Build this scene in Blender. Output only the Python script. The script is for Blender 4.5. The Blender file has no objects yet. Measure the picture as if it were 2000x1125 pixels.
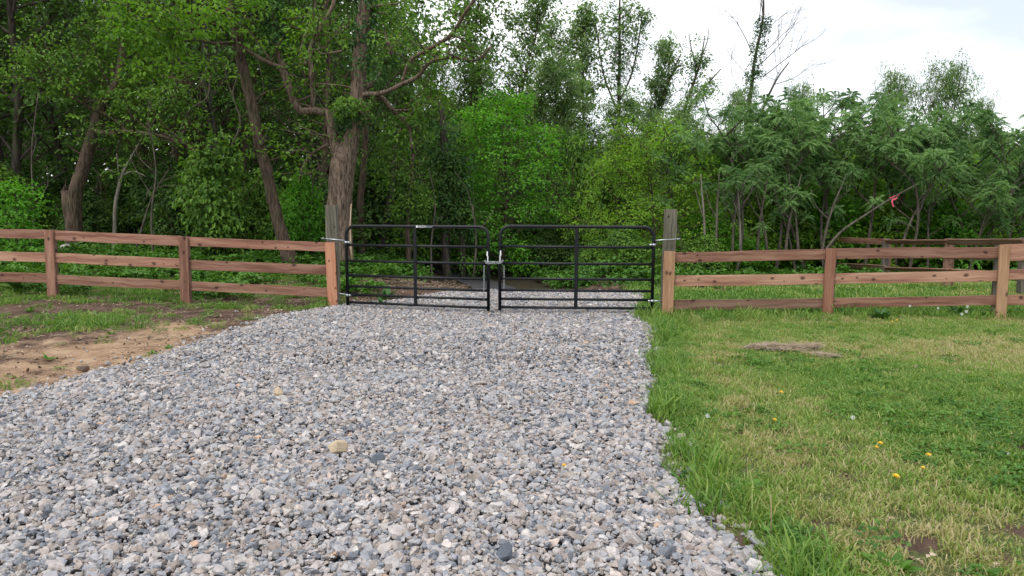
import bpy, math, random
import numpy as np
from mathutils import Vector, Matrix

# ------------------------------------------------------------------ camera, sky, sun, exposure
scene = bpy.context.scene
COL = scene.collection
F = 1444.0
PITCH = math.atan(150.5 / F)
EYE = 1.6
cd = bpy.data.cameras.new("camera"); cam = bpy.data.objects.new("camera", cd); COL.objects.link(cam)
cam.location = (0, 0, EYE); cam.rotation_euler = (math.pi / 2 - PITCH, 0, 0)
cd.sensor_width = 36; cd.lens = 26.0; cd.clip_start = 0.05; cd.clip_end = 2000
scene.camera = cam

SUN_EL, SUN_AZ = math.radians(56), math.radians(-145)     # azimuth from +Y towards +X
world = bpy.data.worlds.new("World"); scene.world = world; world.use_nodes = True
wn = world.node_tree.nodes; wl = world.node_tree.links; wn.clear()
wo = wn.new("ShaderNodeOutputWorld"); bg = wn.new("ShaderNodeBackground"); bg.inputs[1].default_value = 0.1
sky = wn.new("ShaderNodeTexSky"); sky.sky_type = 'NISHITA'; sky.sun_disc = False
sky.sun_elevation = SUN_EL; sky.sun_rotation = SUN_AZ; sky.dust_density = 2.0
tc = wn.new("ShaderNodeTexCoord"); mp = wn.new("ShaderNodeMapping"); mp.inputs['Scale'].default_value = (1, 1, 3.0)
nz = wn.new("ShaderNodeTexNoise"); nz.inputs['Scale'].default_value = 2.2; nz.inputs['Detail'].default_value = 6; nz.inputs['Roughness'].default_value = 0.5
cr = wn.new("ShaderNodeValToRGB"); cr.color_ramp.elements[0].position = 0.38; cr.color_ramp.elements[0].color = (0.42, 0.42, 0.42, 1)
cr.color_ramp.elements[1].position = 0.62; cr.color_ramp.elements[1].color = (1, 1, 1, 1)
mx = wn.new("ShaderNodeMix"); mx.data_type = 'RGBA'; mx.inputs[7].default_value = (11.8, 12.0, 12.2, 1)
wl.new(tc.outputs['Generated'], mp.inputs[0]); wl.new(mp.outputs[0], nz.inputs['Vector']); wl.new(nz.outputs[0], cr.inputs[0])
wl.new(cr.outputs[0], mx.inputs[0]); wl.new(sky.outputs[0], mx.inputs[6]); wl.new(mx.outputs[2], bg.inputs[0]); wl.new(bg.outputs[0], wo.inputs[0])
sd = bpy.data.lights.new("sun", 'SUN'); sd.energy = 1.5; sd.angle = math.radians(14); sd.color = (1.0, 0.96, 0.9)
sun = bpy.data.objects.new("sun", sd); COL.objects.link(sun)
sv = Vector((math.sin(SUN_AZ) * math.cos(SUN_EL), math.cos(SUN_AZ) * math.cos(SUN_EL), math.sin(SUN_EL)))
sun.rotation_euler = sv.to_track_quat('Z', 'Y').to_euler()
scene.view_settings.view_transform = 'Standard'; scene.view_settings.look = 'None'
scene.view_settings.exposure = 0.4; scene.view_settings.gamma = 1.0
try: scene.view_settings.use_curve_mapping = False
except Exception: pass
scene.render.engine = 'CYCLES'
cy = scene.cycles
cy.max_bounces = 6; cy.diffuse_bounces = 3; cy.glossy_bounces = 2; cy.transmission_bounces = 4; cy.transparent_max_bounces = 4
cy.use_denoising = True

RNG = np.random.default_rng(7)
random.seed(7)

# ------------------------------------------------------------------ helpers: place
cp, sp_ = math.cos(PITCH), math.sin(PITCH)
def P(px, py, d):
    "world point seen at photo pixel (px,py) lying in the plane y=d"
    u = (px - 1000) / F; v = (562.5 - py) / F
    dy = cp + v * sp_; dz = -sp_ + v * cp
    k = d / dy
    return Vector((u * k, d, EYE + dz * k))
def G(px, py, z=0.0):
    u = (px - 1000) / F; v = (562.5 - py) / F
    dy = cp + v * sp_; dz = -sp_ + v * cp
    k = (z - EYE) / dz
    return (u * k, dy * k)
def sstep(a, b, x):
    t = np.clip((x - a) / (b - a), 0, 1); return t * t * (3 - 2 * t)
_perm = np.random.default_rng(3).random((256, 256))
def vnoise(x, y):
    x = np.asarray(x, float); y = np.asarray(y, float)
    xi = np.floor(x).astype(int); yi = np.floor(y).astype(int); fx = x - xi; fy = y - yi
    fx = fx * fx * (3 - 2 * fx); fy = fy * fy * (3 - 2 * fy)
    g = lambda a, b: _perm[a & 255, b & 255]
    return (g(xi, yi) * (1 - fx) + g(xi + 1, yi) * fx) * (1 - fy) + (g(xi, yi + 1) * (1 - fx) + g(xi + 1, yi + 1) * fx) * fy
def fbm(x, y, o=4):
    s = 0; a = 0.5; t = 0
    for i in range(o):
        s = s + a * vnoise(np.asarray(x) * 2 ** i + 17.3 * i, np.asarray(y) * 2 ** i + 5.1 * i); t += a; a *= 0.5
    return s / t

# driveway outline
L_PTS = [G(*p) for p in [(-500, 960), (0, 792), (150, 745), (330, 697), (480, 652), (545, 628), (640, 612), (700, 599), (800, 588), (862, 577), (925, 572)]]
R_PTS = [G(*p) for p in [(1500, 1125), (1455, 1085), (1372, 1010), (1310, 930), (1290, 860), (1268, 790), (1262, 735), (1275, 690), (1290, 656), (1262, 628), (1240, 612), (1248, 596), (1262, 583), (1240, 572)]]
L_PTS = [(-9.0, 2.0), (-7.2, 3.6)] + [p for p in L_PTS[1:]]
R_PTS = [(1.30, 0.5), (1.12, 2.4)] + R_PTS
def edge_x(pts, y):
    p = sorted(pts, key=lambda q: q[1])
    return np.interp(y, [q[1] for q in p], [q[0] for q in p])
Y_END = 14.55
def inside_drive(x, y):
    "signed-ish distance, >0 inside the gravel"
    wob = 0.10 * (fbm(x * 2.3, y * 2.3, 3) - 0.5) * 2
    l = x - edge_x(L_PTS, y); r = edge_x(R_PTS, y) - x
    # left edge runs obliquely: shrink the horizontal distance
    return np.minimum(np.minimum(l * 0.72, r), (Y_END - y)) + wob
def terrain(x, y):
    x = np.asarray(x, float); y = np.asarray(y, float)
    left = sstep(-1.8, -3.2, x)
    z = left * sstep(6, 11.5, y) * (0.07 + 0.025 * np.clip(-x - 5, 0, 12))
    z = z + left * sstep(12.5, 22, y) * 0.25
    z = z - sstep(0, 4, x) * sstep(12.5, 24, y) * 0.35 - sstep(3, 9, x) * sstep(14, 40, y) * 0.8
    # the old road dips away past the new gravel
    z = z - sstep(14.45, 17.5, y) * np.exp(-((x + 0.4) / 2.6) ** 2) * 0.28
    z = z + 0.05 * (fbm(x * 0.5, y * 0.5, 3) - 0.5) * sstep(1.0, 4.0, np.abs(x) + 0 * y)
    z = z + 0.15 * np.exp(-(((x + 2.3) / 1.1) ** 2 + ((y - 15.3) / 1.1) ** 2)) + 0.10 * np.exp(-(((x - 3.9) / 0.9) ** 2 + ((y - 15.6) / 0.6) ** 2))
    z = z + 0.35 * sstep(1.0, 2.5, x) * sstep(3.4, 2.0, x) * sstep(15, 16.5, y) * sstep(19.5, 17.5, y)
    return z
def tz(x, y): return float(terrain(np.array([x]), np.array([y]))[0])

# ------------------------------------------------------------------ helpers: objects
def tag(o, label=None, cat=None, group=None, kind=None):
    if label: o['label'] = label
    if cat: o['category'] = cat
    if group: o['group'] = group
    if kind: o['kind'] = kind
    return o
def empty(name, loc=(0, 0, 0), rz=0):
    o = bpy.data.objects.new(name, None); COL.objects.link(o); o.location = loc; o.rotation_euler = (0, 0, rz); o.empty_display_size = 0.2
    return o
def copy_tree(o, parent=None):
    c = o.copy(); COL.objects.link(c)
    if parent: c.parent = parent
    for ch in KIDS.get(o.name, []): 
        k = copy_tree(ch, c); KIDS.setdefault(c.name, []).append(k)
    return c
KIDS = {}
def link(name, me, mat, parent=None, coll=True):
    o = bpy.data.objects.new(name, me)
    if coll: COL.objects.link(o)
    if mat:
        for m in (mat if isinstance(mat, (list, tuple)) else [mat]): me.materials.append(m)
    if parent:
        o.parent = parent; KIDS.setdefault(parent.name, []).append(o)
    return o

class MB:
    "mesh buffer: quads and tris with one float attribute 'v' per vertex"
    def __init__(s): s.V = []; s.Q = []; s.T = []; s.A = []; s.n = 0; s.smooth = True
    def add(s, v, q=None, t=None, a=0.5):
        v = np.asarray(v, np.float32).reshape(-1, 3)
        s.V.append(v)
        if q is not None and len(q): s.Q.append(np.asarray(q, np.int64) + s.n)
        if t is not None and len(t): s.T.append(np.asarray(t, np.int64) + s.n)
        s.A.append(np.full(len(v), a, np.float32) if np.isscalar(a) else np.asarray(a, np.float32))
        s.n += len(v)
    def tube(s, pts, rad, k=6, a=0.5, cap=True):
        pts = np.asarray([tuple(p) for p in pts], float); n = len(pts)
        rad = np.broadcast_to(np.asarray(rad, float), (n,))
        t = np.gradient(pts, axis=0); t /= np.linalg.norm(t, axis=1)[:, None] + 1e-9
        ref = np.array([0, 0, 1.0]) if abs(t[0][2]) < 0.8 else np.array([0, 1.0, 0])
        u = np.zeros_like(pts); prev = np.cross(t[0], ref); prev /= np.linalg.norm(prev)
        for i in range(n):
            prev = prev - t[i] * np.dot(prev, t[i]); prev /= np.linalg.norm(prev) + 1e-9; u[i] = prev
        w = np.cross(t, u)
        ang = np.arange(k) * 2 * math.pi / k
        ring = pts[:, None, :] + rad[:, None, None] * (np.cos(ang)[None, :, None] * u[:, None, :] + np.sin(ang)[None, :, None] * w[:, None, :])
        v = ring.reshape(-1, 3)
        i = np.arange(n - 1)[:, None] * k; j = np.arange(k)[None, :]; j2 = (j + 1) % k
        q = np.stack([i + j, i + j2, i + k + j2, i + k + j], -1).reshape(-1, 4)
        tris = None
        if cap:
            v = np.vstack([v, pts[0], pts[-1]])
            jj = np.arange(k); b = n * k
            t0 = np.stack([np.full(k, b), (jj + 1) % k, jj], -1); t1 = np.stack([np.full(k, b + 1), (n - 1) * k + jj, (n - 1) * k + (jj + 1) % k], -1)
            tris = np.vstack([t0, t1])
        s.add(v, q, tris, a)
    def box(s, c, h, a=0.5, R=None):
        c = np.array(c, float); h = np.array(h, float)
        v = np.array([[x, y, z] for x in (-1, 1) for y in (-1, 1) for z in (-1, 1)], float) * h
        if R is not None: v = v @ np.array(R).T
        s.add(v + c, [[0, 1, 3, 2], [4, 6, 7, 5], [0, 4, 5, 1], [2, 3, 7, 6], [0, 2, 6, 4], [1, 5, 7, 3]], None, a)
    def mesh(s, name, smooth=True):
        me = bpy.data.meshes.new(name)
        V = np.vstack(s.V) if s.V else np.zeros((0, 3), np.float32)
        Q = np.vstack(s.Q) if s.Q else np.zeros((0, 4), int); T = np.vstack(s.T) if s.T else np.zeros((0, 3), int)
        me.vertices.add(len(V)); me.vertices.foreach_set("co", V.astype(np.float32).ravel())
        nl = Q.size + T.size; me.loops.add(nl)
        me.loops.foreach_set("vertex_index", np.concatenate([Q.ravel(), T.ravel()]).astype(np.int32))
        me.polygons.add(len(Q) + len(T))
        ls = np.concatenate([np.arange(len(Q)) * 4, Q.size + np.arange(len(T)) * 3]).astype(np.int32)
        me.polygons.foreach_set("loop_start", ls)
        me.polygons.foreach_set("use_smooth", np.full(len(Q) + len(T), bool(smooth)))
        a = me.attributes.new("v", 'FLOAT', 'POINT'); a.data.foreach_set("value", np.concatenate(s.A) if s.A else [])
        me.update(calc_edges=True); me.validate()
        return me
    def build(s, name, mat, parent=None, smooth=True): return link(name, s.mesh(name, smooth), mat, parent)

# ------------------------------------------------------------------ materials
def newmat(name):
    m = bpy.data.materials.new(name); m.use_nodes = True
    nt = m.node_tree; b = nt.nodes["Principled BSDF"]
    return m, nt, b
def N(nt, t, **kw):
    n = nt.nodes.new(t)
    for k, v in kw.items():
        if k in n.bl_rna.properties.keys(): setattr(n, k, v)
        else: n.inputs[k.replace('_', ' ')].default_value = v
    return n
def ramp(nt, fac, stops):
    r = nt.nodes.new("ShaderNodeValToRGB"); e = r.color_ramp.elements
    while len(e) < len(stops): e.new(0.5)
    for i, (p, c) in enumerate(stops): e[i].position = p; e[i].color = (*c, 1) if len(c) == 3 else c
    nt.links.new(fac, r.inputs[0]); return r.outputs[0]
def mixc(nt, fac, a, b, mode='MIX'):
    m = nt.nodes.new("ShaderNodeMix"); m.data_type = 'RGBA'; m.blend_type = mode
    for i, x in ((0, fac), (6, a), (7, b)):
        if isinstance(x, (int, float)): m.inputs[i].default_value = x
        elif isinstance(x, tuple): m.inputs[i].default_value = (*x, 1) if len(x) == 3 else x
        else: nt.links.new(x, m.inputs[i])
    return m.outputs[2]
def attr(nt, name, typ='GEOMETRY'):
    a = nt.nodes.new("ShaderNodeAttribute"); a.attribute_name = name; a.attribute_type = typ; return a

def leafmat(name, dark, light, trans=0.35, tint=(1.25, 1.35, 0.6), scale=1.3, inst=False, rough=0.55):
    m, nt, b = newmat(name); L = nt.links
    a = attr(nt, 'v'); tcn = N(nt, "ShaderNodeTexCoord"); nn = N(nt, "ShaderNodeTexNoise", Scale=scale, Detail=3.0)
    L.new(tcn.outputs['Object'], nn.inputs['Vector'])
    ad = N(nt, "ShaderNodeMath", operation='ADD'); mu = N(nt, "ShaderNodeMath", operation='MULTIPLY_ADD')
    L.new(nn.outputs[0], mu.inputs[0]); mu.inputs[1].default_value = 1.3; mu.inputs[2].default_value = -0.65
    L.new(a.outputs['Fac'], ad.inputs[0]); L.new(mu.outputs[0], ad.inputs[1])
    src = ad.outputs[0]
    if inst:
        ia = attr(nt, 'tint', 'INSTANCER'); ad2 = N(nt, "ShaderNodeMath", operation='MULTIPLY_ADD')
        L.new(a.outputs['Fac'], ad2.inputs[0]); ad2.inputs[1].default_value = 0.45; L.new(ia.outputs['Fac'], ad2.inputs[2]); src = ad2.outputs[0]
    if callable(dark): c = dark(nt, src)
    else: c = ramp(nt, src, [(0.12, dark), (0.88, light)])
    L.new(c, b.inputs['Base Color']); b.inputs['Roughness'].default_value = rough; b.inputs['Specular IOR Level'].default_value = 0.35
    tr = N(nt, "ShaderNodeBsdfTranslucent"); L.new(mixc(nt, 1.0, c, tint, 'MULTIPLY'), tr.inputs[0])
    ms = N(nt, "ShaderNodeMixShader"); ms.inputs[0].default_value = trans
    L.new(b.outputs[0], ms.inputs[1]); L.new(tr.outputs[0], ms.inputs[2]); L.new(ms.outputs[0], nt.nodes["Material Output"].inputs[0])
    return m
M = {}
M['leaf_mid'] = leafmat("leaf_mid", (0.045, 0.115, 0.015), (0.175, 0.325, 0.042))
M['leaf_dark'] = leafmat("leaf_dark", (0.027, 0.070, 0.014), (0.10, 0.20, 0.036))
M['leaf_ivy'] = leafmat("leaf_ivy", (0.02, 0.065, 0.016), (0.065, 0.16, 0.035), trans=0.25)
M['leaf_bright'] = leafmat("leaf_bright", (0.055, 0.19, 0.014), (0.17, 0.42, 0.040), trans=0.45)
M['leaf_fresh'] = leafmat("leaf_fresh", (0.055, 0.145, 0.014), (0.20, 0.37, 0.040), trans=0.5)
M['leaf_yellow'] = leafmat("leaf_yellow", (0.08, 0.19, 0.014), (0.27, 0.46, 0.045), trans=0.5)
M['leaf_hazy_pale'] = leafmat("leaf_hazy_pale", (0.085, 0.165, 0.055), (0.25, 0.37, 0.15), trans=0.5)  # pale foliage of trees against the sky, with haze lightening in its colour
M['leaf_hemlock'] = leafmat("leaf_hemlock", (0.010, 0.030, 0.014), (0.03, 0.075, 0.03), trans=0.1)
M['leaf_sumac'] = leafmat("leaf_sumac", (0.060, 0.145, 0.044), (0.23, 0.385, 0.125), trans=0.45, tint=(1.2, 1.3, 0.8))

def barkmat(name, dark, light, scale=14, moss=0.0):
    m, nt, b = newmat(name); L = nt.links
    tcn = N(nt, "ShaderNodeTexCoord"); mpn = N(nt, "ShaderNodeMapping"); mpn.inputs['Scale'].default_value = (1, 1, 0.16)
    nn = N(nt, "ShaderNodeTexNoise", Scale=float(scale), Detail=6.0, Roughness=0.65); L.new(tcn.outputs['Object'], mpn.inputs[0]); L.new(mpn.outputs[0], nn.inputs['Vector'])
    c = ramp(nt, nn.outputs[0], [(0.36, dark), (0.62, light)])
    n2 = N(nt, "ShaderNodeTexNoise", Scale=1.7, Detail=3.0); L.new(tcn.outputs['Object'], n2.inputs['Vector'])
    if moss > 0: c = mixc(nt, ramp(nt, n2.outputs[0], [(0.5, (0, 0, 0)), (0.75, (moss,) * 3)]), c, (0.07, 0.09, 0.03))
    L.new(c, b.inputs['Base Color']); b.inputs['Roughness'].default_value = 0.9; b.inputs['Specular IOR Level'].default_value = 0.2
    bu = N(nt, "ShaderNodeBump", Strength=0.9, Distance=0.04); L.new(nn.outputs[0], bu.inputs['Height']); L.new(bu.outputs[0], b.inputs['Normal'])
    return m
M['bark'] = barkmat("bark", (0.028, 0.02, 0.014), (0.14, 0.10, 0.074), 22, 0.5)
M['bark_big'] = barkmat("bark_big", (0.04, 0.028, 0.021), (0.25, 0.185, 0.14), 26)
M['bark_dark'] = barkmat("bark_dark", (0.025, 0.02, 0.016), (0.10, 0.085, 0.07), 12, 0.6)
M['bark_pale'] = barkmat("bark_pale", (0.10, 0.088, 0.072), (0.25, 0.225, 0.19), 10)
M['bark_sumac'] = barkmat("bark_sumac", (0.05, 0.042, 0.034), (0.16, 0.135, 0.11), 20)
M['bark_hazy_grey'] = barkmat("bark_hazy_grey", (0.12, 0.115, 0.115), (0.24, 0.235, 0.24), 10)  # far dead branches: haze put into the colour as a lighter grey
M['torn_wood'] = barkmat("torn_wood", (0.36, 0.24, 0.15), (0.62, 0.47, 0.33), 18)

def woodmat(name, c1, c2, c3, grey=0.0):
    m, nt, b = newmat(name); L = nt.links
    tcn = N(nt, "ShaderNodeTexCoord"); oi = N(nt, "ShaderNodeObjectInfo")
    mm = N(nt, "ShaderNodeVectorMath", operation='MULTIPLY_ADD'); cx = N(nt, "ShaderNodeCombineXYZ")
    L.new(oi.outputs['Random'], cx.inputs[0]); L.new(oi.outputs['Random'], cx.inputs[2])
    mm.inputs[1].default_value = (23, 0, 7); L.new(cx.outputs[0], mm.inputs[0]); L.new(tcn.outputs['Object'], mm.inputs[2])
    v = mm.outputs[0]
    # warp, then long grain along local x
    wp = N(nt, "ShaderNodeTexNoise", Scale=2.2, Detail=2.0); L.new(v, wp.inputs['Vector'])
    va = N(nt, "ShaderNodeVectorMath", operation='MULTIPLY_ADD'); va.inputs[1].default_value = (0.0, 0.03, 0.10); L.new(wp.outputs['Color'], va.inputs[0]); L.new(v, va.inputs[2])
    mg = N(nt, "ShaderNodeMapping"); mg.inputs['Scale'].default_value = (0.35, 7, 9); L.new(va.outputs[0], mg.inputs[0])
    gr = N(nt, "ShaderNodeTexNoise", Scale=3.2, Detail=7.0, Roughness=0.6); L.new(mg.outputs[0], gr.inputs['Vector'])
    c = ramp(nt, gr.outputs[0], [(0.30, c1), (0.50, c2), (0.72, c3)])
    # sapwood streaks and dull patches
    mb = N(nt, "ShaderNodeMapping"); mb.inputs['Scale'].default_value = (0.5, 3, 4); L.new(v, mb.inputs[0])
    pb = N(nt, "ShaderNodeTexNoise", Scale=1.7, Detail=3.0); L.new(mb.outputs[0], pb.inputs['Vector'])
    c = mixc(nt, ramp(nt, pb.outputs[0], [(0.52, (0, 0, 0)), (0.66, (0.55,) * 3)]), c, c3)
    c = mixc(nt, ramp(nt, pb.outputs[0], [(0.30, (0.6,) * 3), (0.42, (0, 0, 0))]), c, c1)
    # knots
    sx = N(nt, "ShaderNodeSeparateXYZ"); L.new(va.outputs[0], sx.inputs[0]); cz = N(nt, "ShaderNodeCombineXYZ"); L.new(sx.outputs[0], cz.inputs[0]); L.new(sx.outputs[2], cz.inputs[1])
    mk = N(nt, "ShaderNodeMapping"); mk.inputs['Scale'].default_value = (4.6, 7.0, 1); L.new(cz.outputs[0], mk.inputs[0])
    vo = N(nt, "ShaderNodeTexVoronoi", voronoi_dimensions='2D', Scale=1.0, Randomness=1.0); L.new(mk.outputs[0], vo.inputs['Vector'])
    sc = N(nt, "ShaderNodeSeparateColor"); L.new(vo.outputs['Color'], sc.inputs[0])
    th = N(nt, "ShaderNodeMath", operation='MULTIPLY_ADD'); L.new(sc.outputs[0], th.inputs[0]); th.inputs[1].default_value = 0.55; th.inputs[2].default_value = -0.30
    dv = N(nt, "ShaderNodeMath", operation='DIVIDE'); L.new(vo.outputs['Distance'], dv.inputs[0]); mxn = N(nt, "ShaderNodeMath", operation='MAXIMUM'); L.new(th.outputs[0], mxn.inputs[0]); mxn.inputs[1].default_value = 0.001; L.new(mxn.outputs[0], dv.inputs[1])
    kn = ramp(nt, dv.outputs[0], [(0.0, (1, 1, 1)), (0.45, (0.75,) * 3), (1.0, (0, 0, 0))])
    c = mixc(nt, kn, c, tuple(x * 0.28 for x in c1))
    ov = N(nt, "ShaderNodeHueSaturation"); rr = N(nt, "ShaderNodeMapRange"); rr.inputs[3].default_value = 0.75; rr.inputs[4].default_value = 1.15
    L.new(oi.outputs['Random'], rr.inputs[0]); L.new(rr.outputs[0], ov.inputs['Value']); L.new(c, ov.inputs['Color']); c = ov.outputs[0]
    L.new(c, b.inputs['Base Color']); b.inputs['Roughness'].default_value = 0.75; b.inputs['Specular IOR Level'].default_value = 0.25
    bu = N(nt, "ShaderNodeBump", Strength=0.5, Distance=0.006); L.new(gr.outputs[0], bu.inputs['Height']); L.new(bu.outputs[0], b.inputs['Normal'])
    return m
M['rail'] = woodmat("cedar_rail", (0.12, 0.052, 0.036), (0.265, 0.13, 0.09), (0.40, 0.235, 0.165))
M['rail_light'] = woodmat("cedar_light", (0.16, 0.075, 0.05), (0.32, 0.168, 0.115), (0.45, 0.285, 0.195))
M['rail_dull'] = woodmat("cedar_dull", (0.12, 0.065, 0.046), (0.23, 0.13, 0.092), (0.32, 0.205, 0.15))
M['face'] = woodmat("board_tan", (0.22, 0.12, 0.065), (0.35, 0.20, 0.115), (0.44, 0.28, 0.17))
M['face_orange'] = woodmat("board_orange", (0.26, 0.105, 0.058), (0.41, 0.185, 0.11), (0.47, 0.25, 0.155))
M['face_red'] = woodmat("board_red", (0.14, 0.055, 0.035), (0.24, 0.105, 0.07), (0.32, 0.165, 0.11))
M['post_grey'] = woodmat("post_grey", (0.05, 0.046, 0.036), (0.13, 0.12, 0.09), (0.25, 0.235, 0.18))
M['post_dark'] = woodmat("post_dark", (0.06, 0.055, 0.045), (0.12, 0.105, 0.085), (0.20, 0.17, 0.14))

def plain(name, col, rough=0.5, metal=0.0, spec=0.5, bump=0.0, bs=80):
    m, nt, b = newmat(name); b.inputs['Base Color'].default_value = (*col, 1); b.inputs['Roughness'].default_value = rough; b.inputs['Metallic'].default_value = metal
    b.inputs['Specular IOR Level'].default_value = spec
    tcn = N(nt, "ShaderNodeTexCoord"); nn = N(nt, "ShaderNodeTexNoise", Scale=float(bs), Detail=4.0); nt.links.new(tcn.outputs['Object'], nn.inputs['Vector'])
    c = mixc(nt, ramp(nt, nn.outputs[0], [(0.3, (0, 0, 0)), (0.7, (1, 1, 1))]), tuple(x * 0.75 for x in col), tuple(min(1, x * 1.2) for x in col))
    nt.links.new(c, b.inputs['Base Color'])
    if bump:
        bu = N(nt, "ShaderNodeBump", Strength=bump, Distance=0.01); nt.links.new(nn.outputs[0], bu.inputs['Height']); nt.links.new(bu.outputs[0], b.inputs['Normal'])
    return m
M['black'] = plain("black_paint", (0.004, 0.0055, 0.008), 0.45, 0, 0.35)
M['zinc'] = plain("zinc", (0.42, 0.45, 0.48), 0.35, 0.85)
M['white_label'] = plain("white_sticker", (0.82, 0.83, 0.84), 0.4)
M['grey_label'] = plain("grey_print", (0.22, 0.26, 0.30), 0.4)
M['pink'] = plain("pink_ribbon", (0.75, 0.10, 0.16), 0.5)
M['straw'] = leafmat("straw", (0.22, 0.15, 0.08), (0.52, 0.41, 0.27), trans=0.15, tint=(1, 1, 0.9))
M['litter'] = leafmat("litter", (0.10, 0.055, 0.035), (0.42, 0.29, 0.20), trans=0.1, tint=(1, 1, 0.9))
M['dand_yellow'] = plain("dandelion_yellow", (0.85, 0.50, 0.02), 0.6)
M['dand_white'] = plain("dandelion_white", (0.75, 0.76, 0.76), 0.9)
M['stem'] = plain("stem_green", (0.14, 0.22, 0.05), 0.6)
M['weed'] = leafmat("weed_leaf", (0.07, 0.17, 0.02), (0.16, 0.34, 0.05), trans=0.4)
M['weed_dark'] = leafmat("weed_leaf_dark", (0.03, 0.09, 0.02), (0.07, 0.18, 0.04), trans=0.3)

def stonemat():
    m, nt, b = newmat("crushed_stone"); L = nt.links
    ia = attr(nt, 'tint', 'INSTANCER')
    c = ramp(nt, ia.outputs['Fac'], [(0.0, (0.13, 0.14, 0.16)), (0.10, (0.22, 0.235, 0.265)), (0.26, (0.33, 0.34, 0.365)), (0.40, (0.40, 0.39, 0.395)), (0.56, (0.46, 0.425, 0.405)), (0.70, (0.27, 0.23, 0.205)), (0.84, (0.44, 0.385, 0.345)), (0.94, (0.58, 0.56, 0.545)), (0.98, (0.56, 0.45, 0.38)), (1.0, (0.52, 0.30, 0.16))])
    tcn = N(nt, "ShaderNodeTexCoord"); nn = N(nt, "ShaderNodeTexNoise", Scale=2.3, Detail=5.0, Roughness=0.65); L.new(tcn.outputs['Object'], nn.inputs['Vector'])
    c = mixc(nt, 1.0, c, ramp(nt, nn.outputs[0], [(0.3, (0.74, 0.74, 0.75)), (0.7, (1.24, 1.22, 1.22))]), 'MULTIPLY')
    L.new(c, b.inputs['Base Color']); b.inputs['Roughness'].default_value = 0.8; b.inputs['Specular IOR Level'].default_value = 0.3
    bu = N(nt, "ShaderNodeBump", Strength=0.35, Distance=0.15); L.new(nn.outputs[0], bu.inputs['Height']); L.new(bu.outputs[0], b.inputs['Normal'])
    return m
M['stone'] = stonemat()

def groundmat():
    m, nt, b = newmat("earth"); L = nt.links
    z = attr(nt, 'zone'); sp = N(nt, "ShaderNodeSeparateColor"); L.new(z.outputs['Color'], sp.inputs[0])
    tcn = N(nt, "ShaderNodeTexCoord")
    n1 = N(nt, "ShaderNodeTexNoise", Scale=3.0, Detail=9.0, Roughness=0.65); L.new(tcn.outputs['Object'], n1.inputs['Vector'])
    n2 = N(nt, "ShaderNodeTexNoise", Scale=38.0, Detail=5.0, Roughness=0.7); L.new(tcn.outputs['Object'], n2.inputs['Vector'])
    ms_ = []
    for k in range(3):
        aa = N(nt, "ShaderNodeMath", operation='MULTIPLY_ADD'); L.new(n2.outputs[0], aa.inputs[0]); aa.inputs[1].default_value = 0.7; L.new(sp.outputs[k], aa.inputs[2])
        bb = N(nt, "ShaderNodeMath", operation='MULTIPLY_ADD'); L.new(n1.outputs[0], bb.inputs[0]); bb.inputs[1].default_value = 1.1; L.new(aa.outputs[0], bb.inputs[2])
        mr = N(nt, "ShaderNodeMapRange"); mr.inputs[1].default_value = 1.25; mr.inputs[2].default_value = 1.6; L.new(bb.outputs[0], mr.inputs[0]); ms_.append(mr.outputs[0])
    soil = ramp(nt, n1.outputs[0], [(0.32, (0.055, 0.036, 0.027)), (0.52, (0.115, 0.075, 0.055)), (0.70, (0.20, 0.135, 0.098))])
    sand = ramp(nt, n1.outputs[0], [(0.30, (0.19, 0.115, 0.074)), (0.52, (0.35, 0.235, 0.15)), (0.72, (0.48, 0.35, 0.235))])
    grs = ramp(nt, n2.outputs[0], [(0.30, (0.045, 0.06, 0.02)), (0.55, (0.10, 0.115, 0.042)), (0.74, (0.20, 0.17, 0.085))])
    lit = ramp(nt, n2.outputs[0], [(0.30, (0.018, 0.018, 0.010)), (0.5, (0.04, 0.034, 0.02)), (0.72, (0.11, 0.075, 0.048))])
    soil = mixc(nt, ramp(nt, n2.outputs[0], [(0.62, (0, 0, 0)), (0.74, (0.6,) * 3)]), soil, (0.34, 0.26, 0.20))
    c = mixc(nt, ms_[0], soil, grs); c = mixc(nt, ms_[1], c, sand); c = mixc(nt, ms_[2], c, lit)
    c = mixc(nt, 1.0, c, ramp(nt, n2.outputs[0], [(0.25, (0.78,) * 3), (0.75, (1.18,) * 3)]), 'MULTIPLY')
    L.new(c, b.inputs['Base Color']); b.inputs['Roughness'].default_value = 0.95; b.inputs['Specular IOR Level'].default_value = 0.15
    sm = N(nt, "ShaderNodeMath", operation='MULTIPLY_ADD'); L.new(n2.outputs[0], sm.inputs[0]); sm.inputs[1].default_value = 0.25; L.new(n1.outputs[0], sm.inputs[2])
    bu = N(nt, "ShaderNodeBump", Strength=0.8, Distance=0.06); L.new(sm.outputs[0], bu.inputs['Height']); L.new(bu.outputs[0], b.inputs['Normal'])
    return m
M['earth'] = groundmat()
M['bed'] = plain("stone_dust", (0.11, 0.11, 0.115), 0.95, 0, 0.1, 0.8, 60)
M['road'] = plain("old_road", (0.06, 0.057, 0.062), 0.9, 0, 0.2, 0.5, 30)

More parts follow.
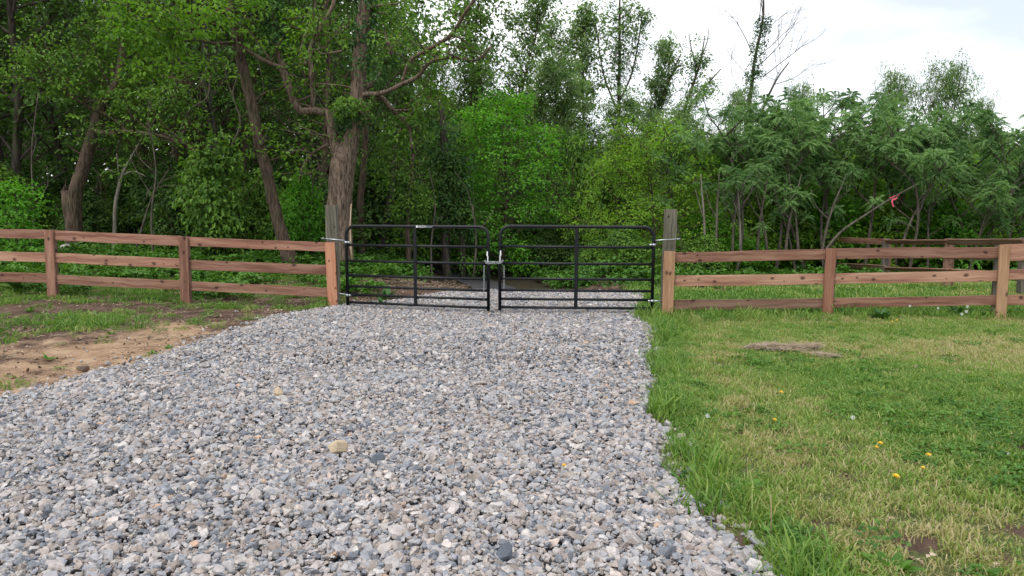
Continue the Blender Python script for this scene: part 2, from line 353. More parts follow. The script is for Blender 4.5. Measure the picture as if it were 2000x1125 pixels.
# ------------------------------------------------------------------ the ground
def sand_w(x, y):
    d = -inside_drive(x, y)
    left = (x < edge_x(L_PTS, y) + 0.3)
    w = sstep(1.45, 0.75, d * (1.0 + 0.35 * (fbm(x * 1.1, y * 1.1) - 0.5) * 4)) * left
    w = w * sstep(11.3, 9.2, y)
    tr = sstep(0.45, 0.62, fbm(x * 0.9 + 9, y * 2.2, 4))
    return np.clip(w * (0.55 + 0.6 * tr), 0, 1)
def blob(x, y, px, py, rx, ry, z=0.05):
    gx, gy = G(px, py, z); return np.exp(-(((x - gx) / rx) ** 2 + ((y - gy) / ry) ** 2))
def grass_left(x, y):
    n = fbm(x * 1.6 + 3, y * 2.6, 4)
    w = 0.05 * sstep(0.5, 0.75, n)
    w = w + 0.9 * blob(x, y, 110, 640, 0.85, 0.33) + 0.8 * blob(x, y, 190, 625, 0.6, 0.25) + 0.5 * blob(x, y, 0, 665, 0.7, 0.3)
    w = w + 0.9 * blob(x, y, 325, 592, 0.5, 0.3) + 0.7 * blob(x, y, 400, 605, 0.4, 0.3) + 0.45 * blob(x, y, 470, 605, 0.35, 0.2) + 0.35 * blob(x, y, 350, 640, 0.5, 0.3)
    w = w + 1.2 * blob(x, y, 655, 606, 0.32, 0.35) + 0.7 * blob(x, y, 565, 618, 0.32, 0.22) + 1.0 * blob(x, y, 30, 598, 0.9, 0.6) + 0.5 * blob(x, y, 20, 750, 0.25, 0.2)
    w = w + 1.0 * sstep(12.9, 13.6, y + 0.5 * (n - 0.5) * 2) * (x < -3.2) * sstep(21, 19, y)
    w = w * (0.10 + 1.3 * sstep(0.40, 0.62, n))
    w = w * (1 - 0.9 * blob(x, y, 600, 560, 1.2, 0.9))
    return np.clip(w, 0, 1) * (1 - 0.85 * sand_w(x, y)) * np.where(y < 12.6, 0.72, 1.0)
def lawn_w(x, y):
    right = sstep(-0.05, 0.25, x - edge_x(R_PTS, np.minimum(y, 14.5)))
    w = right * sstep(24, 21, y)
    bare = np.maximum.reduce([0.75 * sstep(0.60, 0.72, fbm(x * 3.1 + 20, y * 3.1, 3)) * sstep(6.5, 4.5, y) * sstep(0.4, 0.9, x - edge_x(R_PTS, np.minimum(y, 14.5))), blob(x, y, 1790, 1040, 0.20, 0.12), blob(x, y, 1600, 1015, 0.13, 0.14), blob(x, y, 1665, 915, 0.17, 0.10), blob(x, y, 1420, 562, 1.0, 0.55), 0.8 * blob(x, y, 1985, 628, 0.45, 0.18), 0.8 * blob(x, y, 1640, 1110, 0.3, 0.06)])
    return np.clip(w * (1 - 0.92 * sstep(0.35, 0.8, bare)), 0, 1)
def dry_w(x, y):
    "how much yellowed grass there is on the lawn"
    n = fbm(x * 1.1 + 40, y * 1.1, 4); n2 = fbm(x * 4.5, y * 4.5 + 9, 3)
    lush = np.clip(1.2 * blob(x, y, 1850, 760, 1.5, 1.4) + 1.0 * blob(x, y, 2050, 900, 1.0, 1.0) + 0.8 * blob(x, y, 1700, 640, 4.0, 0.7) + 0.6 * blob(x, y, 1560, 720, 0.8, 0.4), 0, 1)
    edge = sstep(0.75, 0.15, x - edge_x(R_PTS, np.minimum(y, 14.5)))
    d = sstep(0.30, 0.62, 0.6 * n + 0.4 * n2 + 0.10 + 0.12 * blob(x, y, 1780, 1060, 1.6, 1.2)) * (1 - 0.85 * lush) * (1 - 0.9 * edge)
    return np.clip(d, 0, 1)

def axis(a, b, step, far, g=1.18):
    c = list(np.arange(a, b, step)); s = step; x = c[-1]
    while x < far: s *= g; x += s; c.append(x)
    return c
xs = np.array(sorted([-v for v in axis(0.0, 9.0, 0.07, 500)[1:]] + axis(0.0, 9.0, 0.07, 500)))
ys = np.array(sorted([2.2 - v for v in axis(0.07, 0.2, 0.1, 60, 1.4)] + axis(2.2, 17.0, 0.07, 700)))
X, Y = np.meshgrid(xs, ys)
Z = terrain(X, Y)
near = sstep(20, 16, Y)
Z = Z + near * (0.035 * (fbm(X * 3.1, Y * 3.1, 3) - 0.5) + 0.02 * (fbm(X * 9, Y * 9, 2) - 0.5)) * sstep(0.1, -0.2, inside_drive(X, Y))
Z = Z - 0.02 * sstep(0.0, 0.2, inside_drive(X, Y))
# a shallow wheel rut in the sand
ruts = (X < edge_x(L_PTS, Y)) * np.exp(-((inside_drive(X, Y) + 0.75) / 0.10) ** 2) * 0.025
Z = Z - ruts * sstep(10.5, 9, Y)
gm = MB(); nx, ny = len(xs), len(ys)
idx = np.arange(nx * ny).reshape(ny, nx)
gm.add(np.stack([X, Y, Z], -1), np.stack([idx[:-1, :-1], idx[:-1, 1:], idx[1:, 1:], idx[1:, :-1]], -1).reshape(-1, 4))
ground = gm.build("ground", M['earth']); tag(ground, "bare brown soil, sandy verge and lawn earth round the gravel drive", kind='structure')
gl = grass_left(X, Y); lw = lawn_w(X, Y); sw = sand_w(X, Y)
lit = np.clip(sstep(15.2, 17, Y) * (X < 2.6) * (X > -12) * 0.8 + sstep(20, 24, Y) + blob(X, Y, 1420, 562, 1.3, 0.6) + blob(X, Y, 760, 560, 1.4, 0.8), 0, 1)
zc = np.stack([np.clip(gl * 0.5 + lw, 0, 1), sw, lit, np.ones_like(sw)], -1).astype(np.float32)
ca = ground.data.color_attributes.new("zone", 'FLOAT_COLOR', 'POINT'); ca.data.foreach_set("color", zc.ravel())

# gravel bed and old road
def strip(name, lpts, rpts, yarr, n, zoff, mat, label, tz_=terrain, crown=0.0):
    b = MB(); t = np.linspace(0, 1, n); yy = np.array(yarr)
    lx = np.interp(yy, [p[1] for p in lpts], [p[0] for p in lpts]); rx = np.interp(yy, [p[1] for p in rpts], [p[0] for p in rpts])
    XX = lx[:, None] + (rx - lx)[:, None] * t[None, :]; YY = np.repeat(yy[:, None], n, 1)
    ZZ = tz_(XX, YY) + zoff + crown * np.sin(t * math.pi)[None, :]
    ii = np.arange(XX.size).reshape(XX.shape)
    b.add(np.stack([XX, YY, ZZ], -1), np.stack([ii[:-1, :-1], ii[:-1, 1:], ii[1:, 1:], ii[1:, :-1]], -1).reshape(-1, 4))
    return tag(b.build(name, mat), label, kind='structure')
LS = sorted(L_PTS, key=lambda q: q[1]); RS = sorted(R_PTS, key=lambda q: q[1])
strip("gravel_driveway", LS, RS, np.arange(0.6, Y_END, 0.12), 60, 0.004, M['bed'], "gravel driveway leading up to the double gate")
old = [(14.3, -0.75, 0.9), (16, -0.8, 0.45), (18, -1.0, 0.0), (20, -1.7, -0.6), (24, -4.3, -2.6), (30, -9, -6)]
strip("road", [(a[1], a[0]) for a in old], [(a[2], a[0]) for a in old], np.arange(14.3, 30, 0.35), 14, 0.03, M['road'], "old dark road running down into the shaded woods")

# ------------------------------------------------------------------ geometry-node scatter for what nobody could count
def variants(name, meshes, mat):
    out = []
    for me in meshes:
        o = bpy.data.objects.new(name + "_source", me); me.materials.append(mat); out.append(o)
    return out
def scatter(name, label, pts, rot, scl, tint, srcs):
    me = bpy.data.meshes.new(name); n = len(pts); me.vertices.add(n); me.vertices.foreach_set("co", np.asarray(pts, np.float32).ravel())
    for an, ty, d in (("rot", 'FLOAT_VECTOR', rot), ("scl", 'FLOAT_VECTOR', scl)):
        at = me.attributes.new(an, ty, 'POINT'); at.data.foreach_set("vector", np.asarray(d, np.float32).ravel())
    at = me.attributes.new("tint", 'FLOAT', 'POINT'); at.data.foreach_set("value", np.asarray(tint, np.float32))
    at = me.attributes.new("pick", 'INT', 'POINT'); at.data.foreach_set("value", RNG.integers(0, len(srcs), n).astype(np.int32))
    me.update()
    o = link(name, me, None); tag(o, label, kind='stuff')
    ng = bpy.data.node_groups.new(name, 'GeometryNodeTree')
    ng.interface.new_socket("Geometry", in_out='INPUT', socket_type='NodeSocketGeometry'); ng.interface.new_socket("Geometry", in_out='OUTPUT', socket_type='NodeSocketGeometry')
    nn, ll = ng.nodes, ng.links
    gi = nn.new("NodeGroupInput"); go = nn.new("NodeGroupOutput"); ip = nn.new("GeometryNodeInstanceOnPoints"); jn = nn.new("GeometryNodeJoinGeometry")
    for s in srcs:
        oi = nn.new("GeometryNodeObjectInfo"); oi.inputs[0].default_value = s; gt = nn.new("GeometryNodeGeometryToInstance")
        ll.new(oi.outputs['Geometry'], gt.inputs[0]); ll.new(gt.outputs[0], jn.inputs[0])
    def na(nm, ty):
        a = nn.new("GeometryNodeInputNamedAttribute"); a.data_type = ty; a.inputs[0].default_value = nm; return a.outputs[0]
    ll.new(gi.outputs[0], ip.inputs['Points']); ll.new(jn.outputs[0], ip.inputs['Instance']); ip.inputs['Pick Instance'].default_value = True
    ll.new(na("pick", 'INT'), ip.inputs['Instance Index']); ll.new(na("scl", 'FLOAT_VECTOR'), ip.inputs['Scale'])
    er = nn.new("FunctionNodeEulerToRotation"); ll.new(na("rot", 'FLOAT_VECTOR'), er.inputs[0]); ll.new(er.outputs[0], ip.inputs['Rotation'])
    ll.new(ip.outputs[0], go.inputs[0])
    md = o.modifiers.new("scatter", 'NODES'); md.node_group = ng
    return o

import bmesh
def stone_mesh(seed, nv=15, flat=0.62):
    r = np.random.default_rng(seed); p = r.normal(size=(nv, 3)); p /= np.linalg.norm(p, axis=1)[:, None]
    p *= (0.85 + 0.3 * r.random((nv, 1))); p *= np.array([0.56, 0.44 + 0.12 * r.random(), flat * (0.35 + 0.25 * r.random())])
    bm = bmesh.new()
    for q in p: bm.verts.new(q)
    res = bmesh.ops.convex_hull(bm, input=bm.verts)
    bmesh.ops.delete(bm, geom=[g for g in res.get('geom_interior', []) if isinstance(g, bmesh.types.BMVert)], context='VERTS')
    me = bpy.data.meshes.new("stone"); bm.to_mesh(me); bm.free(); return me

# gravel
stones = variants("gravel", [stone_mesh(i, 12 + i % 6, 0.75) for i in range(14)], M['stone'])
A = []
for (x0, x1, y0, y1, dens) in [(-8.6, 4.0, 2.3, 7.0, 3000), (-8.0, 4.0, 7.0, Y_END + 0.1, 2100)]:
    n = int((x1 - x0) * (y1 - y0) * dens); A.append(np.stack([RNG.uniform(x0, x1, n), RNG.uniform(y0, y1, n)], -1))
A = np.vstack(A)
ins = inside_drive(A[:, 0], A[:, 1])
stray = RNG.random(len(A))
keep = (ins > 0.0) | ((ins > -0.22) & (stray < 0.30 * np.exp(ins * 8))) | ((ins > -0.9) & (A[:, 0] < 0) & (stray < 0.0035))
keep &= (np.abs(A[:, 0]) < A[:, 1] * 0.78 + 1.2)
A = A[keep]; ins = ins[keep]; n = len(A)
size = np.clip(RNG.lognormal(math.log(0.0265), 0.42, n), 0.011, 0.08)
lump = fbm(A[:, 0] * 1.3, A[:, 1] * 1.3, 3) - 0.5
zz = terrain(A[:, 0], A[:, 1]) + 0.004 + np.where(ins > 0.02, 0.02 + 0.03 * RNG.random(n) + 0.11 * lump * sstep(11, 8, A[:, 1]) * sstep(0, 0.5, ins), size * 0.15 - 0.005)
zz += 0.045 * sstep(0.0, 0.35, ins) * (0.15 + 0.85 * sstep(11.2, 8.5, A[:, 1]))
tint = np.clip(RNG.random(n) * 0.955 + 0.10 * (fbm(A[:, 0] * 0.5 + 8, A[:, 1] * 0.35, 2) - 0.5) * (A[:, 0] > -1.5), 0, 0.972)
tint[RNG.random(n) < 0.004] = 0.99
rot = np.stack([RNG.normal(0, 0.36, n), RNG.normal(0, 0.36, n), RNG.uniform(0, 6.28, n)], -1)
scatter("gravel", "crushed grey stone gravel covering the driveway", np.stack([A[:, 0], A[:, 1], zz], -1), rot, np.repeat(size[:, None], 3, 1) * 1.08, tint, stones)

# grass
def tuft(seed, nb, R, h, lean, w=0.0035, seg=3):
    r = np.random.default_rng(seed); b = MB()
    for i in range(nb):
        a = r.uniform(0, 6.28); rr = R * math.sqrt(r.random()); x, y = rr * math.cos(a), rr * math.sin(a)
        hh = h * r.uniform(0.5, 1.25); d = r.uniform(0, 6.28); ln = lean * r.uniform(0.3, 1.5) * hh
        dx, dy = math.cos(d), math.sin(d); ww = w * r.uniform(0.7, 1.4); c = r.random(); wa = r.uniform(0, 3.14); ux, uy = math.cos(wa) * ww, math.sin(wa) * ww
        p = [(x, y, -0.01), (x + dx * ln * 0.22, y + dy * ln * 0.22, hh * 0.5), (x + dx * ln * 0.6, y + dy * ln * 0.6, hh * 0.85), (x + dx * ln, y + dy * ln, hh * (1.0 - 0.25 * min(1, ln / hh)))]
        v = []
        for k in range(3): v += [(p[k][0] - ux * (1 - .2 * k), p[k][1] - uy * (1 - .2 * k), p[k][2]), (p[k][0] + ux * (1 - .2 * k), p[k][1] + uy * (1 - .2 * k), p[k][2])]
        v.append(p[3]); b.add(v, [[0, 1, 3, 2], [2, 3, 5, 4]], [[4, 5, 6]], c)
    return b.mesh("tuft")
def grass_ramp(nt, src):
    return ramp(nt, src, [(0.0, (0.055, 0.145, 0.022)), (0.3, (0.13, 0.26, 0.042)), (0.6, (0.24, 0.35, 0.075)), (0.82, (0.37, 0.38, 0.14)), (1.0, (0.48, 0.40, 0.23))])
M['grass'] = leafmat("grass_blade", grass_ramp, None, trans=0.35, tint=(1.15, 1.3, 0.6), inst=True, rough=0.45)
short = variants("grass", [tuft(i, 64, 0.11, 0.042, 1.0) for i in range(6)], M['grass'])
tall = variants("tall_grass", [tuft(30 + i, 34, 0.09, 0.12, 0.9, 0.0035) for i in range(5)], M['grass'])
fargrass = variants("far_grass", [tuft(50 + i, 45, 0.16, 0.06, 0.8, 0.006) for i in range(4)], M['grass'])
def pts_in(x0, x1, y0, y1, dens):
    n = int((x1 - x0) * (y1 - y0) * dens); p = np.stack([RNG.uniform(x0, x1, n), RNG.uniform(y0, y1, n)], -1)
    return p[(np.abs(p[:, 0]) < p[:, 1] * 0.78 + 1.5)]
def gscatter(name, label, p, w, srcs, smin, smax, tint, tilt=0.12):
    k = RNG.random(len(p)) < w; p = p[k]; tint = np.asarray(tint)[k]; n = len(p); s = RNG.uniform(smin, smax, n)
    z = terrain(p[:, 0], p[:, 1])
    rot = np.stack([RNG.normal(0, tilt, n), RNG.normal(0, tilt, n), RNG.uniform(0, 6.28, n)], -1)
    return scatter(name, label, np.stack([p[:, 0], p[:, 1], z], -1), rot, np.stack([s, s, s * RNG.uniform(0.8, 1.25, n)], -1), tint, srcs)
p = pts_in(0.9, 9.5, 2.4, 11.5, 190); ins = inside_drive(p[:, 0], p[:, 1])
dw = dry_w(p[:, 0], p[:, 1])
gscatter("grass", "mown green and yellowed grass of the lawn right of the drive", p, lawn_w(p[:, 0], p[:, 1]) * (1 - 0.50 * dw) * (ins < -0.06), short, 0.75, 1.2, np.clip(0.12 + dw * 0.58 + RNG.normal(0, 0.13, len(p)), 0, 1))
p = pts_in(1.5, 26, 11.0, 24, 45)
gscatter("grass", "grass of the field behind the right-hand fence", p, lawn_w(p[:, 0], p[:, 1]), fargrass, 1.1, 1.9, np.clip(0.05 + 0.45 * sstep(.45, .65, fbm(p[:, 0] * .8, p[:, 1] * .8)) + RNG.normal(0, 0.1, len(p)), 0, 1))
p = pts_in(-16, -1.5, 5.0, 21, 120)
gscatter("grass", "patchy grass on the bare soil left of the drive", p, grass_left(p[:, 0], p[:, 1]) * 0.7 * (inside_drive(p[:, 0], p[:, 1]) < -0.08), short, 0.8, 1.7, np.clip(0.12 + RNG.normal(0, 0.15, len(p)), 0, 1))
# taller grass along the drive edge, round the post feet
p = pts_in(0.9, 9.5, 2.4, 12.5, 120); ed = p[:, 0] - edge_x(R_PTS, np.minimum(p[:, 1], 14.5)); ins = inside_drive(p[:, 0], p[:, 1])
nn_ = fbm(p[:, 0] * 1.7, p[:, 1] * 1.7 + 4)
wt = sstep(0.42, 0.10, ed) * (ins < 0.04) * sstep(0.40, 0.58, nn_) * 0.75
wt = np.maximum(wt, 0.9 * blob(p[:, 0], p[:, 1], 1340, 955, 0.22, 0.22)); wt = np.maximum(wt, 0.9 * blob(p[:, 0], p[:, 1], 1272, 715, 0.12, 0.35)); wt = np.maximum(wt, 1.0 * blob(p[:, 0], p[:, 1], 1290, 632, 0.25, 0.4))
fy = np.interp(p[:, 0], [2.3, 4.8, 7.2, 9.5], [11.1, 11.1, 10.9, 10.6])
wt = np.maximum(wt, 0.30 * np.exp(-((p[:, 1] - fy) / 0.16) ** 2)); wt = np.maximum(wt, 0.7 * blob(p[:, 0], p[:, 1], 1440, 620, 1.4, 0.22))
gscatter("tall_grass", "longer grass growing along the gravel edge and under the right fence", p, np.clip(wt, 0, 1) * (ins < 0.03), tall, 0.7, 1.5, np.clip(0.14 + RNG.normal(0, 0.12, len(p)), 0, 1), 0.2)
p = pts_in(-12, -2.0, 9.5, 14.0, 90)
wt = np.maximum.reduce([blob(p[:, 0], p[:, 1], 660, 602, 0.30, 0.3), 0.8 * blob(p[:, 0], p[:, 1], 325, 590, 0.55, 0.35), 0.35 * blob(p[:, 0], p[:, 1], 60, 585, 1.4, 0.6), 0.3 * blob(p[:, 0], p[:, 1], 150, 640, 1.0, 0.3)])
gscatter("tall_grass", "long grass tufts round the feet of the left fence posts", p, wt * (inside_drive(p[:, 0], p[:, 1]) < 0.0), tall, 0.6, 1.3, np.clip(0.08 + RNG.normal(0, 0.1, len(p)), 0, 1), 0.25)

# clover and low broad leaves
def leafquads(b, c, dr, nr, L, W, a, fold=0.18, droop=0.15):
    "vectorised folded leaves: c centres(base), dr direction, nr normal"
    c = np.asarray(c); dr = dr / (np.linalg.norm(dr, axis=1)[:, None] + 1e-9); s = np.cross(dr, nr); s /= np.linalg.norm(s, axis=1)[:, None] + 1e-9
    nr = np.cross(s, dr); L = np.broadcast_to(np.asarray(L, float), (len(c),))[:, None]; W = np.broadcast_to(np.asarray(W, float), (len(c),))[:, None]
    v = np.stack([c, c + dr * L * 0.5 + s * W * 0.5 + nr * W * fold, c + dr * L - nr * L * droop, c + dr * L * 0.5 - s * W * 0.5 + nr * W * fold], 1)
    n = len(c); b.add(v.reshape(-1, 3), np.arange(n * 4).reshape(n, 4), None, np.repeat(np.broadcast_to(np.asarray(a, float), (n,)), 4))
def clover(seed, n, R, h, L):
    r = np.random.default_rng(seed); b = MB()
    a = r.uniform(0, 6.28, n); rr = R * np.sqrt(r.random(n)); c = np.stack([rr * np.cos(a), rr * np.sin(a), h * r.uniform(0.4, 1.2, n)], -1)
    for k in range(3):
        th = r.uniform(0, 6.28, n); d = np.stack([np.cos(th), np.sin(th), r.normal(0, 0.3, n)], -1); nr = np.stack([r.normal(0, .35, n), r.normal(0, .35, n), np.ones(n)], -1)
        leafquads(b, c, d, nr, L * r.uniform(.7, 1.2, n), L * 0.9, r.random(n))
    return b.mesh("clover")
M['clover'] = leafmat("clover_leaf", lambda nt, s: ramp(nt, s, [(0.0, (0.045, 0.13, 0.024)), (0.6, (0.11, 0.245, 0.04)), (1.0, (0.20, 0.36, 0.07))]), None, trans=0.3, inst=True)
cl = variants("clover", [clover(i, 26, 0.10, 0.05, 0.022) for i in range(4)], M['clover'])
p = pts_in(1.2, 9, 2.4, 10, 60)
wt = np.maximum.reduce([0.9 * blob(p[:, 0], p[:, 1], 1930, 850, 0.9, 0.8), 0.8 * blob(p[:, 0], p[:, 1], 1800, 795, 0.5, 0.25), 0.5 * blob(p[:, 0], p[:, 1], 1560, 700, 0.8, 0.5), 0.5 * blob(p[:, 0], p[:, 1], 1460, 820, 0.3, 0.3), 0.6 * sstep(0.62, 0.75, fbm(p[:, 0] * 2.1 + 60, p[:, 1] * 2.1))])
gscatter("clover", "low dark green clover patches in the right-hand lawn", p, wt * (inside_drive(p[:, 0], p[:, 1]) < -0.1), cl, 0.7, 1.2, RNG.uniform(0, 0.5, len(p)))
wd = variants("ground_cover", [clover(20 + i, 34, 0.24, 0.22, 0.085) for i in range(5)], M['clover'])
p = pts_in(-20, -2.5, 12.6, 22, 14)
wt = sstep(12.6, 13.3, p[:, 1] + 0 * p[:, 0]) * sstep(0.38, 0.5, fbm(p[:, 0] * .9, p[:, 1] * .9 + 30)); wt = np.maximum(wt * (1 - blob(p[:, 0], p[:, 1], 600, 555, 1.1, 0.8)), blob(p[:, 0], p[:, 1], 30, 560, 1.2, 0.6))
gscatter("ground_cover", "leafy weeds and ground cover between the left fence and the woods", p, wt, wd, 0.5, 1.1, RNG.uniform(0, 0.5, len(p)))
p = pts_in(1.6, 30, 15.5, 30, 5)
wt = sstep(16.0, 18.5, p[:, 1] - 0.25 * np.clip(p[:, 0] - 5, 0, 9))
gscatter("ground_cover", "leafy undergrowth at the foot of the sumac grove", p, wt, wd, 0.7, 1.5, RNG.uniform(0, 0.4, len(p)))
p = pts_in(-14, 4.2, 15.0, 26, 9); wt = ((p[:, 0] < -1.6 - 0.2 * (p[:, 1] - 15)) & (p[:, 1] > 16.8) | (p[:, 0] > 1.0 - .1 * (p[:, 1] - 15))) * 0.8
gscatter("ground_cover", "shaded undergrowth on the forest floor beyond the gate", p, wt, wd, 0.5, 1.3, RNG.uniform(0, 0.3, len(p)))

# twigs and leaf litter
def twigs(seed, n, R, L, w):
    r = np.random.default_rng(seed); b = MB()
    for i in range(n):
        a = r.uniform(0, 6.28); rr = R * math.sqrt(r.random()); c = np.array([rr * math.cos(a), rr * math.sin(a), 0.01 + 0.02 * r.random()]); t = r.uniform(0, 6.28); l = L * r.uniform(.4, 1.2); d = np.array([math.cos(t), math.sin(t), r.normal(0, .15)])
        m_ = c + d * l * .5 + r.normal(0, 0.05 * l, 3); b.tube([c, m_, c + d * l], [w, w, w * .5], 3, r.random(), False)
    return b.mesh("twigs")
M['litter_i'] = leafmat("litter_inst", lambda nt, s: ramp(nt, s, [(0.0, (0.08, 0.045, 0.03)), (0.5, (0.25, 0.16, 0.11)), (1.0, (0.55, 0.44, 0.33))]), None, trans=0.1, tint=(1, 1, .9), inst=True)
tw = variants("twig_litter", [twigs(i, 10, 0.16, 0.10, 0.0028) for i in range(4)] + [clover(60 + i, 5, 0.14, 0.012, 0.03) for i in range(3)], M['litter_i'])
p = pts_in(-14, -1.0, 5.5, 20, 70)
wt = np.clip(0.30 + 1.0 * blob(p[:, 0], p[:, 1], 620, 560, 1.6, 0.9) + 1.0 * blob(p[:, 0], p[:, 1], 780, 565, 1.0, 0.9), 0, 1) * (inside_drive(p[:, 0], p[:, 1]) < -0.1) * (1 - 0.5 * sand_w(p[:, 0], p[:, 1]))
gscatter("leaf_litter", "dead twigs and leaf litter on the bare soil left of the gate", p, wt, tw, 0.6, 1.3, RNG.uniform(0, 0.7, len(p)))
p = pts_in(1.5, 9.5, 2.4, 17, 60)
wt = np.maximum.reduce([1.0 * blob(p[:, 0], p[:, 1], 1400, 562, 1.0, 0.6), 0.6 * blob(p[:, 0], p[:, 1], 1790, 1040, 0.25, 0.15), 0.7 * blob(p[:, 0], p[:, 1], 1600, 1015, 0.15, 0.15), 0.5 * blob(p[:, 0], p[:, 1], 1665, 915, 0.2, 0.12), 0.5 * blob(p[:, 0], p[:, 1], 1985, 628, 0.5, 0.2), 0.025 + 0 * p[:, 0]])
gscatter("leaf_litter", "brown leaf litter and dead stalks in bare spots right of the drive", p, wt * (inside_drive(p[:, 0], p[:, 1]) < -0.1), tw, 0.5, 1.1, RNG.uniform(0.1, 0.8, len(p)))
p = pts_in(-14, -1.0, 5.0, 13.5, 26)
wt = (0.10 + 0.35 * sstep(0.5, 0.7, fbm(p[:, 0] * 2.2 + 70, p[:, 1] * 2.2))) * (1 - 0.8 * sand_w(p[:, 0], p[:, 1])) * (inside_drive(p[:, 0], p[:, 1]) < -0.15)
gscatter("small_weeds", "scattered small green weeds sprouting from the brown soil left of the drive", p, wt, cl + short[:2], 0.5, 1.1, RNG.uniform(0.0, 0.6, len(p)), 0.2)
# clods
clod = variants("soil_clods", [stone_mesh(50 + i, 12, 0.9) for i in range(6)], None or M['earth'])
p = pts_in(-13, -1.5, 5.0, 14, 260); wt = 0.5 * sstep(0.40, 0.62, fbm(p[:, 0] * 1.9 + 11, p[:, 1] * 1.9)) * (inside_drive(p[:, 0], p[:, 1]) < -0.1) * (1 - 0.7 * sand_w(p[:, 0], p[:, 1]))
gscatter("soil_clods", "small clods of earth on the bare soil left of the drive", p, wt, clod, 0.010, 0.038, RNG.random(len(p)), 0.4)
# clippings on the lawn
cp_ = variants("dry_clippings", [twigs(80 + i, 60, 0.10, 0.10, 0.0022) for i in range(3)], M['litter_i'])
pp = []
for (px, py, rx, ry, k) in [(1490, 688, 0.13, 0.05, 22), (1540, 690, 0.14, 0.04, 18), (1585, 687, 0.08, 0.03, 6), (1610, 704, 0.13, 0.02, 4)]:
    gx, gy = G(px, py); pp.append(np.stack([RNG.normal(gx, rx * .7, k), RNG.normal(gy, ry, k)], -1))
pp = np.vstack(pp); z = terrain(pp[:, 0], pp[:, 1]) + RNG.uniform(0.03, 0.07, len(pp))
scatter("dry_clippings", "small heap of dry brown grass clippings lying on the lawn", np.stack([pp[:, 0], pp[:, 1], z], -1), np.stack([RNG.normal(0, .2, len(pp)), RNG.normal(0, .2, len(pp)), RNG.uniform(0, 6, len(pp))], -1), np.ones((len(pp), 3)) * 0.8, RNG.uniform(0.5, 0.95, len(pp)), cp_)

# ------------------------------------------------------------------ boards, posts, fences
def board(name, p0, p1, wide, thick, mat, parent, face=(0, -1, 0), wav=0.0015, seed=0, ends=None):
    "plank from p0 to p1 (centres of its ends); local x runs along the grain"
    p0 = Vector(p0); p1 = Vector(p1); Xd = (p1 - p0); Ln = Xd.length; Xd.normalize()
    Yd = Vector(face); Yd = (Yd - Xd * Yd.dot(Xd)).normalized(); Zd = Xd.cross(Yd)
    r = np.random.default_rng(seed + 11); n = 7; b = MB(); c = min(0.0025, thick * 0.15)
    hw, ht = wide / 2, thick / 2; prof = [(-ht + c, -hw), (ht - c, -hw), (ht, -hw + c), (ht, hw - c), (ht - c, hw), (-ht + c, hw), (-ht, hw - c), (-ht, -hw + c)]
    V = []
    bow = r.normal(0, wav, n) ; bow[0] = bow[-1] = 0; edge = r.normal(0, wav * 0.6, n)
    for i in range(n):
        x = Ln * i / (n - 1)
        for (yy, zz) in prof: V.append((x, yy + bow[i] * 0.5, zz + (edge[i] if zz > 0 else -edge[i] * 0.5) + bow[i]))
    Q = [[i * 8 + j, i * 8 + (j + 1) % 8, (i + 1) * 8 + (j + 1) % 8, (i + 1) * 8 + j] for i in range(n - 1) for j in range(8)]
    b.add(V, Q); e = (n - 1) * 8
    T = [[0, j + 1, j] for j in range(1, 7)] + [[e, e + j, e + j + 1] for j in range(1, 7)]
    b.T.append(np.array(T))
    o = b.build(name, mat, parent, smooth=False)
    mw = Matrix((Xd, Yd, Zd)).transposed().to_4x4(); mw.translation = p0
    o.matrix_basis = (Matrix.Translation(parent.location) @ parent.rotation_euler.to_matrix().to_4x4()).inverted() @ mw if parent else mw
    return o
def mid(px, ya, yb, d): return (P(px, ya, d) + P(px, yb, d)) / 2
def rail(fe, a, b, mat, seed):
    "a,b = (px, ytop, ybottom, depth)"
    w = (P(a[0], a[1], a[3]) - P(a[0], a[2], a[3])).length
    return board("rail", mid(*a[:3], a[3]), mid(*b[:3], b[3]), w, 0.026, mat, fe, seed=seed, wav=0.0022)

fr = empty("board_fence", P(1305, 620, 11.1) * 1.0); tag(fr, "three-rail reddish cedar board fence to the right of the gate", "fence", "cedar board fences")
R_ = [((1316, 493, 513, 11.12), (1622, 486, 507, 11.12)), ((1316, 538, 559, 11.12), (1622, 535, 555, 11.12)), ((1312, 586, 605, 11.12), (1618, 583, 601, 11.12)),
      ((1622, 485.5, 506, 11.12), (1960, 478, 508, 10.92)), ((1622, 534.5, 554.6, 11.12), (1957, 528, 549, 10.92)), ((1619, 582, 600.5, 11.12), (1954, 576, 596, 10.92)),
      ((1961, 477.5, 510, 10.92), (2330, 466, 497, 10.5)), ((1958, 527, 546, 10.92), (2320, 521, 543, 10.5)), ((1955, 576, 595.5, 10.92), (2310, 574, 597, 10.5))]
mats = [M['rail'], M['rail_light'], M['rail_dull'], M['rail'], M['rail_light'], M['rail'], M['rail_light'], M['rail'], M['rail']]
for i, (a, b) in enumerate(R_): rail(fr, a, b, mats[i], i)
def vpost(fe, pt, pb, wide, depth_off, mat, name, seed, thick=0.10, top_y=None):
    "pt,pb = (px,py,d) of top and foot"
    a = P(*pb[:2], pb[2] + depth_off); b = P(*pt[:2], pt[2] + depth_off); a = a + (a - b).normalized() * 0.25
    return board(name, a, b, wide, thick, mat, fe, seed=seed, wav=0.0015)
